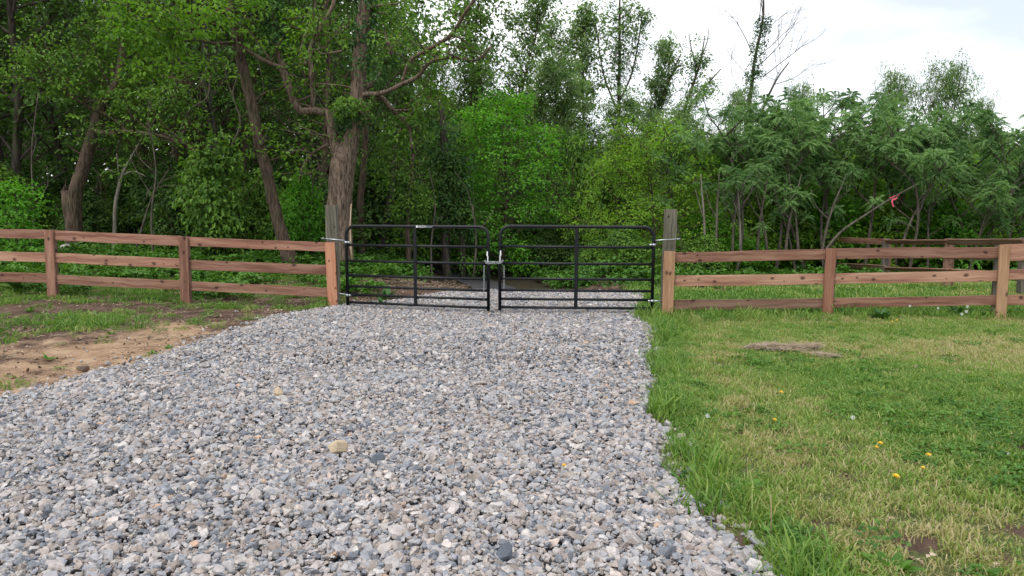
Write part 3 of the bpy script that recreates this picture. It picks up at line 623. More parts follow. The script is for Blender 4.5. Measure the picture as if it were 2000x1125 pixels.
# face boards and the posts behind them
vpost(fr, (1308, 490.5, 11.1), (1303, 622, 11.1), 0.165, -0.035, M['face'], "face_board", 21, 0.035)
vpost(fr, (1623, 485, 11.1), (1615, 619, 11.1), 0.150, -0.035, M['face_red'], "face_board", 22, 0.035)
vpost(fr, (1625, 486, 11.1), (1617, 619, 11.1), 0.11, 0.085, M['post_dark'], "post", 23)
vpost(fr, (1962.5, 478, 10.9), (1953, 628, 10.9), 0.150, -0.035, M['face'], "face_board", 24, 0.035)
vpost(fr, (1954, 480, 10.9), (1944, 628, 10.9), 0.12, 0.085, M['post_dark'], "post", 25)
vpost(fr, (2330, 466, 10.5), (2318, 632, 10.5), 0.15, -0.035, M['face'], "face_board", 26, 0.035)
vpost(fr, (2322, 468, 10.5), (2310, 630, 10.5), 0.12, 0.085, M['post_dark'], "post", 27)

fl = empty("board_fence", P(650, 598, 11.8)); tag(fl, "three-rail reddish cedar board fence to the left of the gate", "fence", "cedar board fences")
L_ = [((356, 462.5, 480, 12.02), (645, 473.5, 492.5, 11.82)), ((356, 507, 526, 12.02), (645, 518.5, 536.5, 11.82)), ((358, 549, 566.5, 12.02), (646, 562.5, 580.5, 11.82)),
      ((94, 449.5, 468.5, 12.42), (355, 461, 480.5, 12.02)), ((96, 494, 512.5, 12.42), (355, 505, 524.5, 12.02)), ((98, 536, 554, 12.42), (357, 548, 566, 12.02)),
      ((-190, 444, 461, 12.8), (93, 448.5, 466.5, 12.42)), ((-190, 487, 505, 12.8), (95, 494, 512, 12.42)), ((-190, 528, 546, 12.8), (97, 534, 552.5, 12.42))]
mats = [M['rail'], M['rail'], M['rail_light'], M['rail'], M['rail_light'], M['rail_light'], M['rail'], M['rail_light'], M['rail']]
for i, (a, b) in enumerate(L_): rail(fl, a, b, mats[i], 40 + i)
vpost(fl, (644.5, 473.5, 11.8), (651, 606, 11.8), 0.155, -0.035, M['face_orange'], "face_board", 51, 0.035)
vpost(fl, (358, 461.5, 12.0), (362.5, 595, 12.0), 0.145, -0.035, M['rail'], "face_board", 52, 0.035)
vpost(fl, (362, 462.5, 12.0), (367, 596, 12.0), 0.12, 0.085, M['rail_dull'], "post", 53)
vpost(fl, (95.5, 449, 12.4), (102, 581, 12.4), 0.145, -0.035, M['rail'], "face_board", 54, 0.035)
vpost(fl, (101, 449, 12.4), (107, 581, 12.4), 0.12, 0.085, M['rail_dull'], "post", 55)
vpost(fl, (-190, 443, 12.8), (-183, 574, 12.8), 0.145, -0.035, M['rail'], "face_board", 56, 0.035)
vpost(fl, (-186, 443, 12.8), (-180, 574, 12.8), 0.12, 0.085, M['rail_dull'], "post", 57)

fb = empty("board_fence", P(1852, 562, 15.6)); tag(fb, "farther dull brown board fence crossing the field behind the right-hand fence", "fence", "cedar board fences")
B_ = [((1628, 463, 473, 20.5), (1730, 467.5, 477.5, 18.0)), ((1628, 488, 497.5, 20.5), (1730, 493.5, 504, 18.0)), ((1628, 512.5, 522.5, 20.5), (1730, 518, 528, 18.0)),
      ((1731, 467, 478, 18.0), (1852, 467, 479, 15.6)), ((1731, 493.5, 504, 18.0), (1852, 495, 507, 15.6)), ((1731, 519, 530, 18.0), (1852, 523, 534.5, 15.6)),
      ((1853, 466, 479, 15.6), (1999, 465.5, 480.5, 13.5)), ((1853, 495, 507, 15.6), (1999, 497, 511, 13.5)), ((1853, 524, 536, 15.6), (1999, 531, 545, 13.5)),
      ((2000, 465.5, 480.5, 13.5), (2230, 463, 480, 11.6)), ((2000, 497, 511, 13.5), (2230, 499, 515, 11.6)), ((2000, 531, 545, 13.5), (2230, 538, 554, 11.6)),
      ((1574, 495, 502, 26), (1620, 470, 480, 20.6)), ((1574, 506, 512, 26), (1620, 493, 502, 20.6)), ((1574, 517, 523, 26), (1620, 513, 522, 20.6))]
for i, (a, b) in enumerate(B_): rail(fb, a, b, M['rail_dull'] if i % 4 else M['rail'], 70 + i)
for k, (a, b, d) in enumerate([((1624, 462), (1622, 530), 20.55), ((1729.5, 466), (1727, 540), 18.1), ((1853, 466), (1848, 562), 15.7), ((2001, 464), (1994, 582), 13.6)]):
    vpost(fb, (*a, d), (*b, d), 0.13, 0.0 if k else -0.03, M['rail_dull'] if k in (2,) else M['post_dark'], "post", 90 + k, 0.11)
    if k: vpost(fb, (a[0] + 5, a[1] + .5, d), (b[0] + 6, b[1], d), 0.13, 0.07, M['rail_dull'], "face_board", 95 + k, 0.035)

# ------------------------------------------------------------------ gate posts and gates
def gatepost(pt, pb, d, w, label, seed, rods):
    base = P(*pb, d); e = empty("gate_post", base); tag(e, label, "gate post", "weathered gate posts")
    a = P(*pb, d); b = P(*pt, d); a = a + (a - b).normalized() * 0.3
    board("post", a, b, w, w, M['post_grey'], e, seed=seed, wav=0.003)
    for (p0, p1) in rods:
        m = MB(); p0 = Vector(p0); p1 = Vector(p1); dr = (p1 - p0).normalized()
        m.tube([p0 - base, p0 * .5 + p1 * .5 - base + Vector((0, 0, .002)), p1 - base], [0.010] * 3, 8)
        q = p0 + dr * 0.035
        m.tube([q - dr * 0.008 - base, q + dr * 0.008 - base], [0.02, 0.02], 6)
        m.build("hinge_bolt", M['zinc'], e)
    return e
HL = P(678, 519, 11.8); HR = P(1276, 526, 11.1)
gatepost((648.5, 400.5), (653, 606), 11.95, 0.172, "tall weathered grey gate post left of the double gate", 31,
         [(P(627, 465.5, 11.84), P(678.5, 470.5, 11.8)), (P(648, 573, 11.84), P(679, 575, 11.8))])
gatepost((1310, 408.5), (1301, 624), 11.26, 0.168, "tall weathered grey gate post right of the double gate", 32,
         [(P(1328, 467, 11.13), P(1277, 470, 11.1)), (P(1300, 588, 11.13), P(1274, 588, 11.1))])

def gate(name, A, B, label, roll=0.0, sticker=None, side=1):
    """A = foot of hinge stile, B = foot of the meeting stile (both world, at frame bottom)"""
    A = Vector(A); B = Vector(B); W = (Vector((B.x, B.y, 0)) - Vector((A.x, A.y, 0))).length
    e = empty(name, (A.x, A.y, A.z)); ang = math.atan2(B.y - A.y, B.x - A.x); e.rotation_euler = (0, -math.atan2(B.z - A.z, W), ang)
    tag(e, label, "gate", "the pair of black tubular gates")
    fs = -1 if abs(ang) < math.pi / 2 else 1          # local y that faces the camera
    H = 1.265; r = 0.15; R = 0.0245
    pts = [(0, 0, 0)] + [(0, 0, H - r)] + [(r - r * math.cos(t), 0, H - r + r * math.sin(t)) for t in np.linspace(0, math.pi / 2, 9)[1:]]
    pts += [(W - x, y, z) for (x, y, z) in pts[::-1]]
    m = MB(); m.tube(pts, [R] * len(pts), 12); m.build("frame", M['black'], e)
    for z in (0.965, 0.712, 0.480, 0.306, 0.172, 0.045):
        m = MB(); m.tube([(R, 0, z), (W / 2, 0, z - 0.002), (W - R, 0, z)], [0.0205] * 3, 10); m.build("bar", M['black'], e)
    m = MB(); m.box((W / 2 + 0.01, fs * 0.026, H / 2 + 0.005), (0.024, 0.004, H / 2 - 0.02)); m.box((W / 2 - 0.02, fs * 0.008, H / 2 + 0.005), (0.003, 0.02, H / 2 - 0.022)); 
    for z in (0.965, 0.712, 0.480, 0.306, 0.172, 0.045): m.tube([(W / 2 + 0.012, fs * 0.029, z), (W / 2 + 0.012, fs * 0.036, z)], [0.008, 0.007], 6)
    m.build("brace", M['black'], e, smooth=False)
    for z, xo in ((1.005, 0), (0.158, 0)):
        m = MB(); m.tube([(0, 0, z - 0.018), (0, 0, z + 0.018)], [0.033, 0.033], 10); m.box((0.045, fs * 0.0, z), (0.022, 0.026, 0.014)); m.tube([(0.05, -0.04, z), (0.05, 0.04, z)], [0.007] * 2, 6)
        m.build("hinge_strap", M['zinc'], e)
    m = MB(); m.box((W - 0.008, fs * 0.0235, 0.865), (0.010, 0.0035, 0.035)); m.box((W + 0.001, fs * 0.0245, 0.775), (0.007, 0.0035, 0.055)); 
    m.build("sticker", M['white_label'], e, smooth=False)
    return e, W, H, fs
lg, W1, H1, _ = gate("tube_gate", P(679.5, 595.5, 11.8), P(954, 607, 11.1), "left leaf of the black tubular steel gate, with white lettering on its top rail")
rg, W2, H2, _ = gate("tube_gate", P(1273, 608, 11.1), P(976, 605.5, 11.1), "right leaf of the black tubular steel gate, without lettering")
# printed label on the left leaf
lab = MB(); lx = W1 / 2 + 0.03
lab.box((lx + 0.135, -0.0245, H1 + 0.000), (0.14, 0.002, 0.017)); plate = lab.build("label", M['black'], lg, smooth=False)
def text_mesh(s, size, mat, parent, loc, rot, name="lettering", ext=0.0006):
    c = bpy.data.curves.new(name, 'FONT'); c.body = s; c.size = size; c.extrude = ext
    t = bpy.data.objects.new(name, c); COL.objects.link(t); bpy.context.view_layer.update()
    me = bpy.data.meshes.new_from_object(t.evaluated_get(bpy.context.evaluated_depsgraph_get()), depsgraph=bpy.context.evaluated_depsgraph_get()); bpy.data.objects.remove(t)
    o = link(name, me, mat, parent); o.location = loc; o.rotation_euler = rot; return o
text_mesh("BISON", 0.047, M['white_label'], plate, (lx + 0.038, -0.0275, H1 - 0.016), (math.pi / 2, 0, 0))
m = MB(); m.box((lx + 0.014, -0.0275, H1), (0.013, 0.001, 0.017)); m.build("logo", M['white_label'], plate, smooth=False)
m = MB()
for q in (0.009, -0.001, -0.011): m.box((lx + 0.225 + q, -0.0275, H1 + q), (0.052, 0.001, 0.0028))
m.build("small_print", M['grey_label'], plate, smooth=False)

def chain(label, path, n, size=0.026, wire=0.0031, seed=1):
    r = random.Random(seed); path = [Vector(p) for p in path]; cum = [0]
    for a, b in zip(path[:-1], path[1:]): cum.append(cum[-1] + (b - a).length)
    o0 = path[0]; m = MB(); k = max(2, int(cum[-1] / (size * 0.72)))
    for i in range(k):
        s = cum[-1] * (i + .5) / k; j = max(q for q in range(len(cum)) if cum[q] <= s); j = min(j, len(path) - 2)
        c = path[j].lerp(path[j + 1], (s - cum[j]) / (cum[j + 1] - cum[j])); d = (path[j + 1] - path[j]).normalized()
        side = d.orthogonal().normalized(); other = d.cross(side); ang = (i % 2) * math.pi / 2 + r.uniform(-.3, .3) + 0.6
        w = side * math.cos(ang) + other * math.sin(ang)
        ring = [c - o0 + d * (math.cos(t) * size * .5) + w * (math.sin(t) * size * .33) for t in np.linspace(0, 2 * math.pi, 11)]
        m.tube(ring, [wire] * 11, 5, 0.5, False)
    o = m.build("chain", M['zinc'], None); o.location = o0; tag(o, label, "chain", "galvanised chains on the gates"); return o
a = P(953, 513, 11.1); b = P(977, 513, 11.1); R_t = 0.034
loop = [a + Vector((-.045, -.02, .035)), a + Vector((-.03, -.04, .0)), a + Vector((0, -.05, -.012)), (a + b) / 2 + Vector((0, -.05, -.006)), b + Vector((0, -.05, -.008)), b + Vector((.035, -.03, .012)), b + Vector((.04, .02, .0)), b + Vector((0, .045, -.01)), (a + b) / 2 + Vector((0, .04, .01)), a + Vector((0, .045, 0)), a + Vector((-.04, .01, .01)), a + Vector((-.02, -.045, .014)), (a + b) / 2 + Vector((0, -.055, .012)), b + Vector((.0, -.05, .014)), b + Vector((.04, -.03, .035))]
chain("galvanised chain wrapped round the meeting stiles, holding the two gate leaves together", loop, 40)
chain("galvanised chain hanging down inside the left gate leaf by its meeting stile", [P(945.5, 519, 11.1), P(945.5, 540, 11.09), P(945, 567, 11.09), P(946, 585, 11.1)], 30, seed=2)
chain("galvanised chain hanging down inside the right gate leaf by its meeting stile", [P(984, 519, 11.1), P(984.5, 540, 11.09), P(984, 566, 11.09)], 30, seed=3)

# old wooden stakes at the far right
for (px, yt, d, w, lb) in [(1970.5, 414, 24, 0.085, "thin grey wooden stake at the edge of the grove, nearer the camera of two"), (1992, 428, 26, 0.10, "darker wooden stake at the far right edge behind the back fence")]:
    e = board("stake", P(px, 505, d), P(px, yt, d), w, w, M['post_grey'] if px < 1980 else M['post_dark'], None, seed=int(px))
    tag(e, lb.replace(", nearer the camera of two", ""), "stake")

# ------------------------------------------------------------------ trees: growth
def rnd_dir(r): v = r.normal(size=3); return v / np.linalg.norm(v)
def limb(m, p, d, L, r0, r1, n, jit, up, r, k=6, droop=0.0):
    pts = [np.array(p, float)]; d = np.array(d, float); d /= np.linalg.norm(d); st = L / n
    for i in range(n):
        d = d + r.normal(0, jit, 3) + np.array([0, 0, up - droop * i / n]); d /= np.linalg.norm(d); pts.append(pts[-1] + d * st)
    rad = np.linspace(r0, r1, n + 1); m.tube(pts, rad, k, 0.5, False); return np.array(pts), rad, d
def sprays(b, C, Nn, R, k, L, r, W=0.55, droop=0.25, jn=0.26, va=0.68):
    C = np.asarray(C); m = len(C)
    if m == 0: return
    Nn = np.asarray(Nn); Nn = Nn / (np.linalg.norm(Nn, axis=1)[:, None] + 1e-9)
    ref = r.normal(size=(m, 3)); u = np.cross(Nn, ref); u /= np.linalg.norm(u, axis=1)[:, None] + 1e-9; w = np.cross(Nn, u)
    Rr = np.broadcast_to(R, (m,)) * r.uniform(0.6, 1.3, m)
    sa = r.random(m)
    rep = lambda q: np.repeat(q, k, axis=0)
    a = r.uniform(0, 2 * math.pi, m * k); rr = np.sqrt(r.random(m * k)) * rep(Rr)
    rad = rep(u) * np.cos(a)[:, None] + rep(w) * np.sin(a)[:, None]
    pos = rep(C) + rad * rr[:, None] + rep(Nn) * r.normal(0, 0.06, m * k)[:, None] * rep(Rr)[:, None] * 2
    pos[:, 2] -= droop * (rr / rep(Rr)) ** 2 * rep(Rr)
    dr = rad + r.normal(0, 0.5, (m * k, 3)); dr[:, 2] -= 0.35
    nr = rep(Nn) + r.normal(0, jn, (m * k, 3))
    leafquads(b, pos, dr, nr, L * r.uniform(0.65, 1.25, m * k), L * W * r.uniform(0.8, 1.2, m * k), np.clip(va * rep(sa) + (1 - va) * r.random(m * k), 0, 1))
def ellipsoid_sprays(b, r, c, rad, n, R, k, L, tm=None, shell=0.45, **kw):
    d = r.normal(size=(n, 3)); d /= np.linalg.norm(d, axis=1)[:, None]
    f = (shell + (1 - shell) * r.random((n, 1)) ** 0.6)
    C = np.array(c) + d * f * np.array(rad); Nn = d * np.array([0.5, 0.5, 0.4]) + np.array([0, 0, 0.75]) + r.normal(0, 0.18, (n, 3))
    sprays(b, C, Nn, R, k, L, r, **kw)
    if tm is not None:
        for i in range(0, n, 5):
            p1 = C[i]; p0 = np.array(c) + (C[i] - np.array(c)) * 0.35 - np.array([0, 0, rad[2] * 0.25])
            tm.tube([p0, (p0 + p1) / 2 + r.normal(0, 0.06, 3), p1], [0.014, 0.01, 0.004], 3, 0.5, False)
def grown_tree(seed, H=13.0, spread=3.2, cb=0.18, nl=26, L=0.10, tr=0.16, k=11, R=0.34, nsub=6, ntip=3, lean=0.04, up=0.02, angle=(40, 75), prof='round', density=1.0, W=0.6, droop=0.25, lobe=0.0, k_side=7):
    r = np.random.default_rng(seed); tm, lm = MB(), MB()
    ld = r.normal(0, lean, 2)
    pts, rad, _ = limb(tm, (0, 0, -0.3), (ld[0], ld[1], 1), H * 0.97 + 0.3, tr, tr * 0.12, 12, 0.05, 0.05, r, k_side)
    C, Nn = [], []; ga = r.uniform(0, 6.28)
    for i in range(nl):
        t = cb + (0.97 - cb) * (i + r.random()) / nl; fi = t * (len(pts) - 1); j = int(min(fi, len(pts) - 2)); p = pts[j] + (pts[j + 1] - pts[j]) * (fi - j)
        ga += 2.4 + r.normal(0, 0.4); tt = (t - cb) / (1 - cb)
        pr = {'round': 0.35 + 0.65 * math.sin(math.pi * min(1, 0.18 + tt * 0.8)), 'cone': 1.05 - 0.9 * tt, 'vase': 0.45 + 0.6 * tt if tt < .75 else 1.3 * (1.1 - tt) + .3, 'col': 0.6}[prof]
        Ll = spread * pr * r.uniform(0.7, 1.15); an = math.radians(r.uniform(*angle)); an = an * (1 - 0.35 * tt)
        d = np.array([math.cos(ga) * math.sin(an), math.sin(ga) * math.sin(an), math.cos(an)])
        r0 = max(0.02, tr * 0.42 * (1 - 0.65 * t))
        lp, lr, _ = limb(tm, p, d, Ll, r0, 0.012, 5, 0.13, up, r, 5)
        for s in range(nsub):
            f = 0.3 + 0.7 * (s + r.random()) / nsub; fi = f * 5; j = int(min(fi, 4)); q = lp[j] + (lp[j + 1] - lp[j]) * (fi - j)
            dd = lp[-1] - lp[0]; dd = dd / np.linalg.norm(dd) + rnd_dir(r) * 0.8
            sp2, _, _ = limb(tm, q, dd, Ll * 0.32 * r.uniform(.6, 1.3) + 0.25, 0.014, 0.005, 3, 0.2, up, r, 3)
            for x in range(ntip):
                if r.random() > density: continue
                g = sp2[1 + int(r.integers(0, 3))] + r.normal(0, 0.12, 3); C.append(g)
                out = np.array([g[0], g[1], 0]); out /= np.linalg.norm(out) + 1e-6
                Nn.append(out * 0.35 + np.array([0, 0, 1]) + r.normal(0, 0.2, 3))
    sprays(lm, C, Nn, R, k, L, r, W=W, droop=droop)
    return tm, lm
def shrub(seed, H=2.6, Wd=1.6, n=320, L=0.10, k=12, R=0.26, W=0.6, stems=6, low=0.15):
    r = np.random.default_rng(seed); tm, lm = MB(), MB()
    for i in range(stems):
        a = r.uniform(0, 6.28); t = r.uniform(.1, .45); limb(tm, (0.1 * math.cos(a), 0.1 * math.sin(a), -0.2), (math.cos(a) * t, math.sin(a) * t, 1), H * r.uniform(.6, .95), 0.03, 0.008, 6, 0.1, 0.02, r, 5)
    nl = 7
    for i in range(nl):
        a = r.uniform(0, 6.28); f = r.uniform(0, .55) * Wd; z = H * (low + (0.85 - low) * (i + .5) / nl)
        s = math.sin(math.pi * min(0.92, (i + 1.2) / nl * 0.8 + .1))
        ellipsoid_sprays(lm, r, (f * math.cos(a) * s, f * math.sin(a) * s, z), (Wd * .62 * s + .15, Wd * .62 * s + .15, H * 0.20), n // nl, R, k, L, tm, W=W)
    return tm, lm
def hemlock(seed, H=10, spread=2.4):
    r = np.random.default_rng(seed); tm, lm = MB(), MB()
    pts, rad, _ = limb(tm, (0, 0, -.3), (0.02, 0, 1), H, 0.15, 0.02, 10, 0.02, 0.05, r, 7); C, Nn = [], []; ga = 0
    for i in range(70):
        t = 0.06 + 0.92 * (i + r.random()) / 70; fi = t * 10; j = int(min(fi, 9)); p = pts[j] + (pts[j + 1] - pts[j]) * (fi - j); ga += 2.4 + r.normal(0, .3)
        Ll = spread * (1.03 - 0.9 * t) * r.uniform(.7, 1.15); lp, _, _ = limb(tm, p, (math.cos(ga), math.sin(ga), .25), Ll, 0.022, .005, 5, .07, -.07, r, 4)
        for s in range(6):
            q = lp[1 + s % 5] + r.normal(0, .10, 3) * np.array([1, 1, .4]); C.append(q); Nn.append(np.array([math.cos(ga) * .35, math.sin(ga) * .35, 1]) + r.normal(0, .12, 3))
    sprays(lm, C, Nn, 0.36, 15, 0.11, r, W=0.35, droop=0.45)
    return tm, lm
def rosette(b, r, c, axis, nf=13, Lf=0.5, npair=10, ll=0.095):
    axis = np.array(axis, float); axis /= np.linalg.norm(axis); u = np.cross(axis, [0.3, 1, 0.1]); u /= np.linalg.norm(u); w = np.cross(axis, u)
    P0, D, NN, LL = [], [], [], []
    az = np.arange(nf) * 2.4 + r.uniform(0, 6); el = np.radians(np.linspace(75, 8, nf) + r.normal(0, 8, nf)); Lfs = Lf * r.uniform(.7, 1.15, nf)
    t = np.linspace(0.16, 1, npair)
    for i in range(nf):
        h = math.cos(az[i]) * u + math.sin(az[i]) * w; s = Lfs[i] * t
        x = s * math.cos(el[i]); z = s * math.sin(el[i]) - 0.62 * s * s / Lfs[i] * (0.7 + 0.5 * math.cos(el[i]))
        pos = c + h[None, :] * x[:, None] + axis[None, :] * z[:, None]; tg = np.gradient(pos, axis=0); tg /= np.linalg.norm(tg, axis=1)[:, None]
        sd = np.cross(tg, axis); sd /= np.linalg.norm(sd, axis=1)[:, None] + 1e-9; nn = np.cross(sd, tg)
        ln = ll * (0.55 + 0.6 * np.sin(math.pi * np.clip(t * 0.85 + .05, 0, 1)))
        for sg in (-1, 1):
            P0.append(pos); D.append(sd * sg + tg * 0.35 - nn * 0.45); NN.append(nn + r.normal(0, .1, nn.shape)); LL.append(ln)
        P0.append(pos[-1:]); D.append(tg[-1:]); NN.append(nn[-1:]); LL.append(ln[-1:])
    P0, D, NN, LL = map(np.concatenate, (P0, D, NN, LL)); base = r.random() * 0.55
    leafquads(b, P0, D, NN, LL, LL * 0.34, np.clip(base + 0.45 * r.random(len(LL)), 0, 1), 0.1, 0.1)
def sumac(seed, H=5.0, spread=1.5, nt=20, lean=0.15, nf=13):
    r = np.random.default_rng(seed); tm, lm = MB(), MB(); la = r.uniform(0, 6.28)
    pts, rad, d = limb(tm, (0, 0, -.3), (math.cos(la) * lean, math.sin(la) * lean, 1), H * 0.62, 0.05, 0.03, 8, 0.07, 0.02, r, 6)
    tips = []
    nfk = 4
    for i in range(nfk):
        a = la + i * 6.28 / nfk + r.normal(0, .4); st = pts[-1 - (i % 3)]
        l2, _, d2 = limb(tm, st, (math.cos(a) * .75, math.sin(a) * .75, 1), H * .26 * r.uniform(.8, 1.2), 0.026, .015, 5, .12, .03, r, 5)
        for j in range(nt // nfk):
            q = l2[2 + j % 4]; a2 = r.uniform(0, 6.28)
            l3, _, d3 = limb(tm, q, (math.cos(a2) * .9, math.sin(a2) * .9, .8), H * .12 * r.uniform(.6, 1.5), .014, .009, 3, .1, .1, r, 4); tips.append((l3[-1], d3))
    for i in range(2):                               # low side shoots
        q = pts[5 + i]; a2 = r.uniform(0, 6.28); l3, _, d3 = limb(tm, q, (math.cos(a2), math.sin(a2), .5), spread * r.uniform(.4, .9), .016, .008, 5, .12, .05, r, 4)
        tips.append((l3[-1], d3))
    for p, d in tips: rosette(lm, r, p, d * .35 + np.array([0, 0, 1]), nf=nf, Lf=r.uniform(.36, .52), ll=0.08)
    return tm, lm
class Kind:
    def __init__(s, tm, lm, H, bark, leaf):
        s.t = tm.mesh("trunk"); s.c = lm.mesh("crown", smooth=False) if lm.V else None; s.H = H
        zt = np.concatenate([v[:, 2] for v in (lm.V or tm.V)]); s.H = float(np.percentile(zt, 99.7))
        s.t.materials.append(M[bark]);
        if s.c: s.c.materials.append(M[leaf])
def plant(kind, name, x, y, H, label, cat="tree", group=None, wide=1.0, rz=None, leaf=None, parts=("trunk", "crown"), zoff=0.0):
    s = H / kind.H; e = empty(name, (x, y, tz(x, y) + zoff), RNG.uniform(0, 6.28) if rz is None else rz); e.scale = (s * wide, s * wide, s)
    tag(e, label, cat, group)
    for nm, me in zip(parts, (kind.t, kind.c)):
        if me is None: continue
        o = bpy.data.objects.new(nm, me); COL.objects.link(o); o.parent = e
        if leaf and nm == parts[1]: o.material_slots[0].link = 'OBJECT'; o.material_slots[0].material = M[leaf]
    return e
def topH(px, py, d):
    p = P(px, py, d); return p.x, p.z - tz(p.x, d)
def at(kind, name, px, ytop, d, label, **kw):
    x, h = topH(px, ytop, d); return plant(kind, name, x, d, h, label, **kw)

# ------------------------------------------------------------------ kinds shared by several plants
W_KINDS = [Kind(*grown_tree(100 + i, H=13, spread=3.3, cb=0.10 + 0.05 * (i % 3), nl=30, L=[0.10, 0.16, 0.13, 0.19, 0.12, 0.15][i], tr=0.15, k=[18, 11, 14, 9, 15, 12][i], R=[.34, .42, .46, .44, .36, .4][i], nsub=6, ntip=3, W=[.4, .62, .5, .7, .35, .6][i], droop=[.5, .2, .3, .25, .6, .1][i]), 13, ['bark', 'bark_dark'][i % 2], 'leaf_mid') for i in range(6)]
BUSH = [Kind(*shrub(200 + i, 2.6, 1.5, 400, 0.12, 13, 0.26), 2.6, 'bark', 'leaf_mid') for i in range(4)]
BIGLEAF = [Kind(*shrub(220 + i, 3.0, 1.4, 360, 0.15, 9, 0.28, W=0.62), 3.0, 'bark', 'leaf_mid') for i in range(2)]
MAPLE = [Kind(*grown_tree(300 + i, H=7.5, spread=2.3, cb=0.05, nl=50, L=0.13, tr=0.08, k=14, R=0.40, nsub=6, ntip=3, angle=(60, 88), up=0.0, droop=0.15), 7.5, 'bark', 'leaf_bright') for i in range(2)]
YOUNG = [Kind(*grown_tree(310 + i, H=5.5, spread=2.5, cb=0.08, nl=34, L=0.125, tr=0.05, k=15, R=0.42, nsub=5, ntip=3, angle=(50, 85), up=0.015, droop=0.4, W=0.42), 5.5, 'bark', 'leaf_yellow') for i in range(2)]
YOUNG2 = Kind(*grown_tree(315, H=3.0, spread=1.1, cb=0.04, nl=24, L=0.15, tr=0.04, k=9, R=0.26, nsub=5, ntip=2, angle=(55, 85), up=0.0, W=0.75, droop=0.3), 3.0, 'bark', 'leaf_yellow')
HEM = [Kind(*hemlock(320 + i, 9, 2.3), 9, 'bark_dark', 'leaf_hemlock') for i in range(2)]
POPLAR = [Kind(*grown_tree(330 + i, H=14, spread=3.0, cb=0.30, nl=30, L=0.19, tr=0.12, k=12, R=0.45, nsub=6, ntip=3, angle=(22, 50), up=0.05, density=0.95, prof='vase', W=0.75), 14, 'bark', 'leaf_hazy_pale') for i in range(3)]
ROUND = [Kind(*grown_tree(340, H=11, spread=3.4, cb=0.35, nl=34, L=0.19, tr=0.13, k=14, R=0.45, nsub=7, ntip=3, angle=(30, 70), up=0.03, W=0.7), 11, 'bark', 'leaf_hazy_pale')]
LOCUST = [Kind(*grown_tree(350, H=7.5, spread=2.4, cb=0.25, nl=30, L=0.15, tr=0.07, k=17, R=0.42, nsub=6, ntip=3, angle=(30, 65), up=0.02, droop=0.5, W=0.38), 7.5, 'bark', 'leaf_hazy_pale')]
SUM = [Kind(*sumac(400 + i, 5.0, 1.6, 28, 0.10 + 0.12 * (i % 3)), 4.75, 'bark_sumac', 'leaf_sumac') for i in range(6)]

# ------------------------------------------------------------------ deep woods
gW = "dense woods behind the left fence and the gate"
MARKS = [(28, "the young maple"), (150, "the leaning tree"), (228, "the pale sapling"), (430, "the glossy shrub"), (545, "the curved trunk"), (665, "the great forked tree"), (800, "the slim reddish trunk"), (872, "the ivy-smothered trunk"), (980, "the bright maple")]
def near_mark(px):
    q = min(MARKS, key=lambda m_: abs(m_[0] - px)); off = px - q[0]
    return ("behind " if abs(off) < 22 else ("just left of " if off < 0 else "just right of ")) + q[1]
ORD = ["first", "second", "third", "fourth", "fifth", "sixth", "seventh", "eighth", "ninth", "tenth", "eleventh", "twelfth", "thirteenth", "fourteenth", "fifteenth", "sixteenth", "seventeenth", "eighteenth", "nineteenth", "twentieth"] + ["twenty-" + q for q in ["first", "second", "third", "fourth", "fifth", "sixth", "seventh", "eighth", "ninth"]] + ["thirtieth"]
front_n = 0; shrub_n = 0
rows = [(22.5, 3.0), (26.5, 3.0), (31, 3.3), (37, 3.6), (44, 4.2)]
kk = 0
for d, st in rows:
    x = -0.80 * d - 2
    while x < 0.9 * d:
        xx = x + RNG.normal(0, 0.7); dd = d + RNG.normal(0, 0.9); x += st * RNG.uniform(0.85, 1.15)
        px = 1000 + F * xx / dd; kk += 1
        if px < 960:
            if abs(px - 985) < 60 and d < 30: continue
            H = RNG.uniform(12.5, 16.5) if px < 820 else RNG.uniform(8.5, 10.5)
            if 760 < px < 960: H = topH(px, RNG.uniform(60, 170), dd)[1]
            lbl = "tall leafy tree deep in the dark woods behind the left fence and gate"
            if d < 23: lbl = f"front-row woodland tree, {ORD[front_n]} from left, {near_mark(px)}"; front_n += 1
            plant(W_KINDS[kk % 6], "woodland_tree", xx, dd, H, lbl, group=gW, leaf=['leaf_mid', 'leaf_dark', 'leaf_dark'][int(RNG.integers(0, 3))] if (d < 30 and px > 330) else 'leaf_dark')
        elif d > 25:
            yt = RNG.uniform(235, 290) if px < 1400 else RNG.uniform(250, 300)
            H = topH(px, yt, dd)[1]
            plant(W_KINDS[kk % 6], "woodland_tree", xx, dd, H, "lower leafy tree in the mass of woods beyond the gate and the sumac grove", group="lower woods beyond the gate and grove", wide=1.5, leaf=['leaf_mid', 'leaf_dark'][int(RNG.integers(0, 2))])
# understory of the left woods
for i in range(30):
    px = -120 + i * 38 + RNG.normal(0, 12); dd = RNG.uniform(20.5, 25); x = (px - 1000) / F * dd
    if -2.6 < x < 1.2 or px > 960: continue
    shrub_n += 1
    plant(BUSH[i % 4], "woodland_shrub", x, dd, RNG.uniform(1.2, 2.8), f"dark understory shrub, {ORD[shrub_n]} from left, {near_mark(px)}", "shrub", "understory shrubs of the left woods", parts=("stems", "foliage"), leaf='leaf_dark' if i % 3 else 'leaf_mid', wide=1.2)
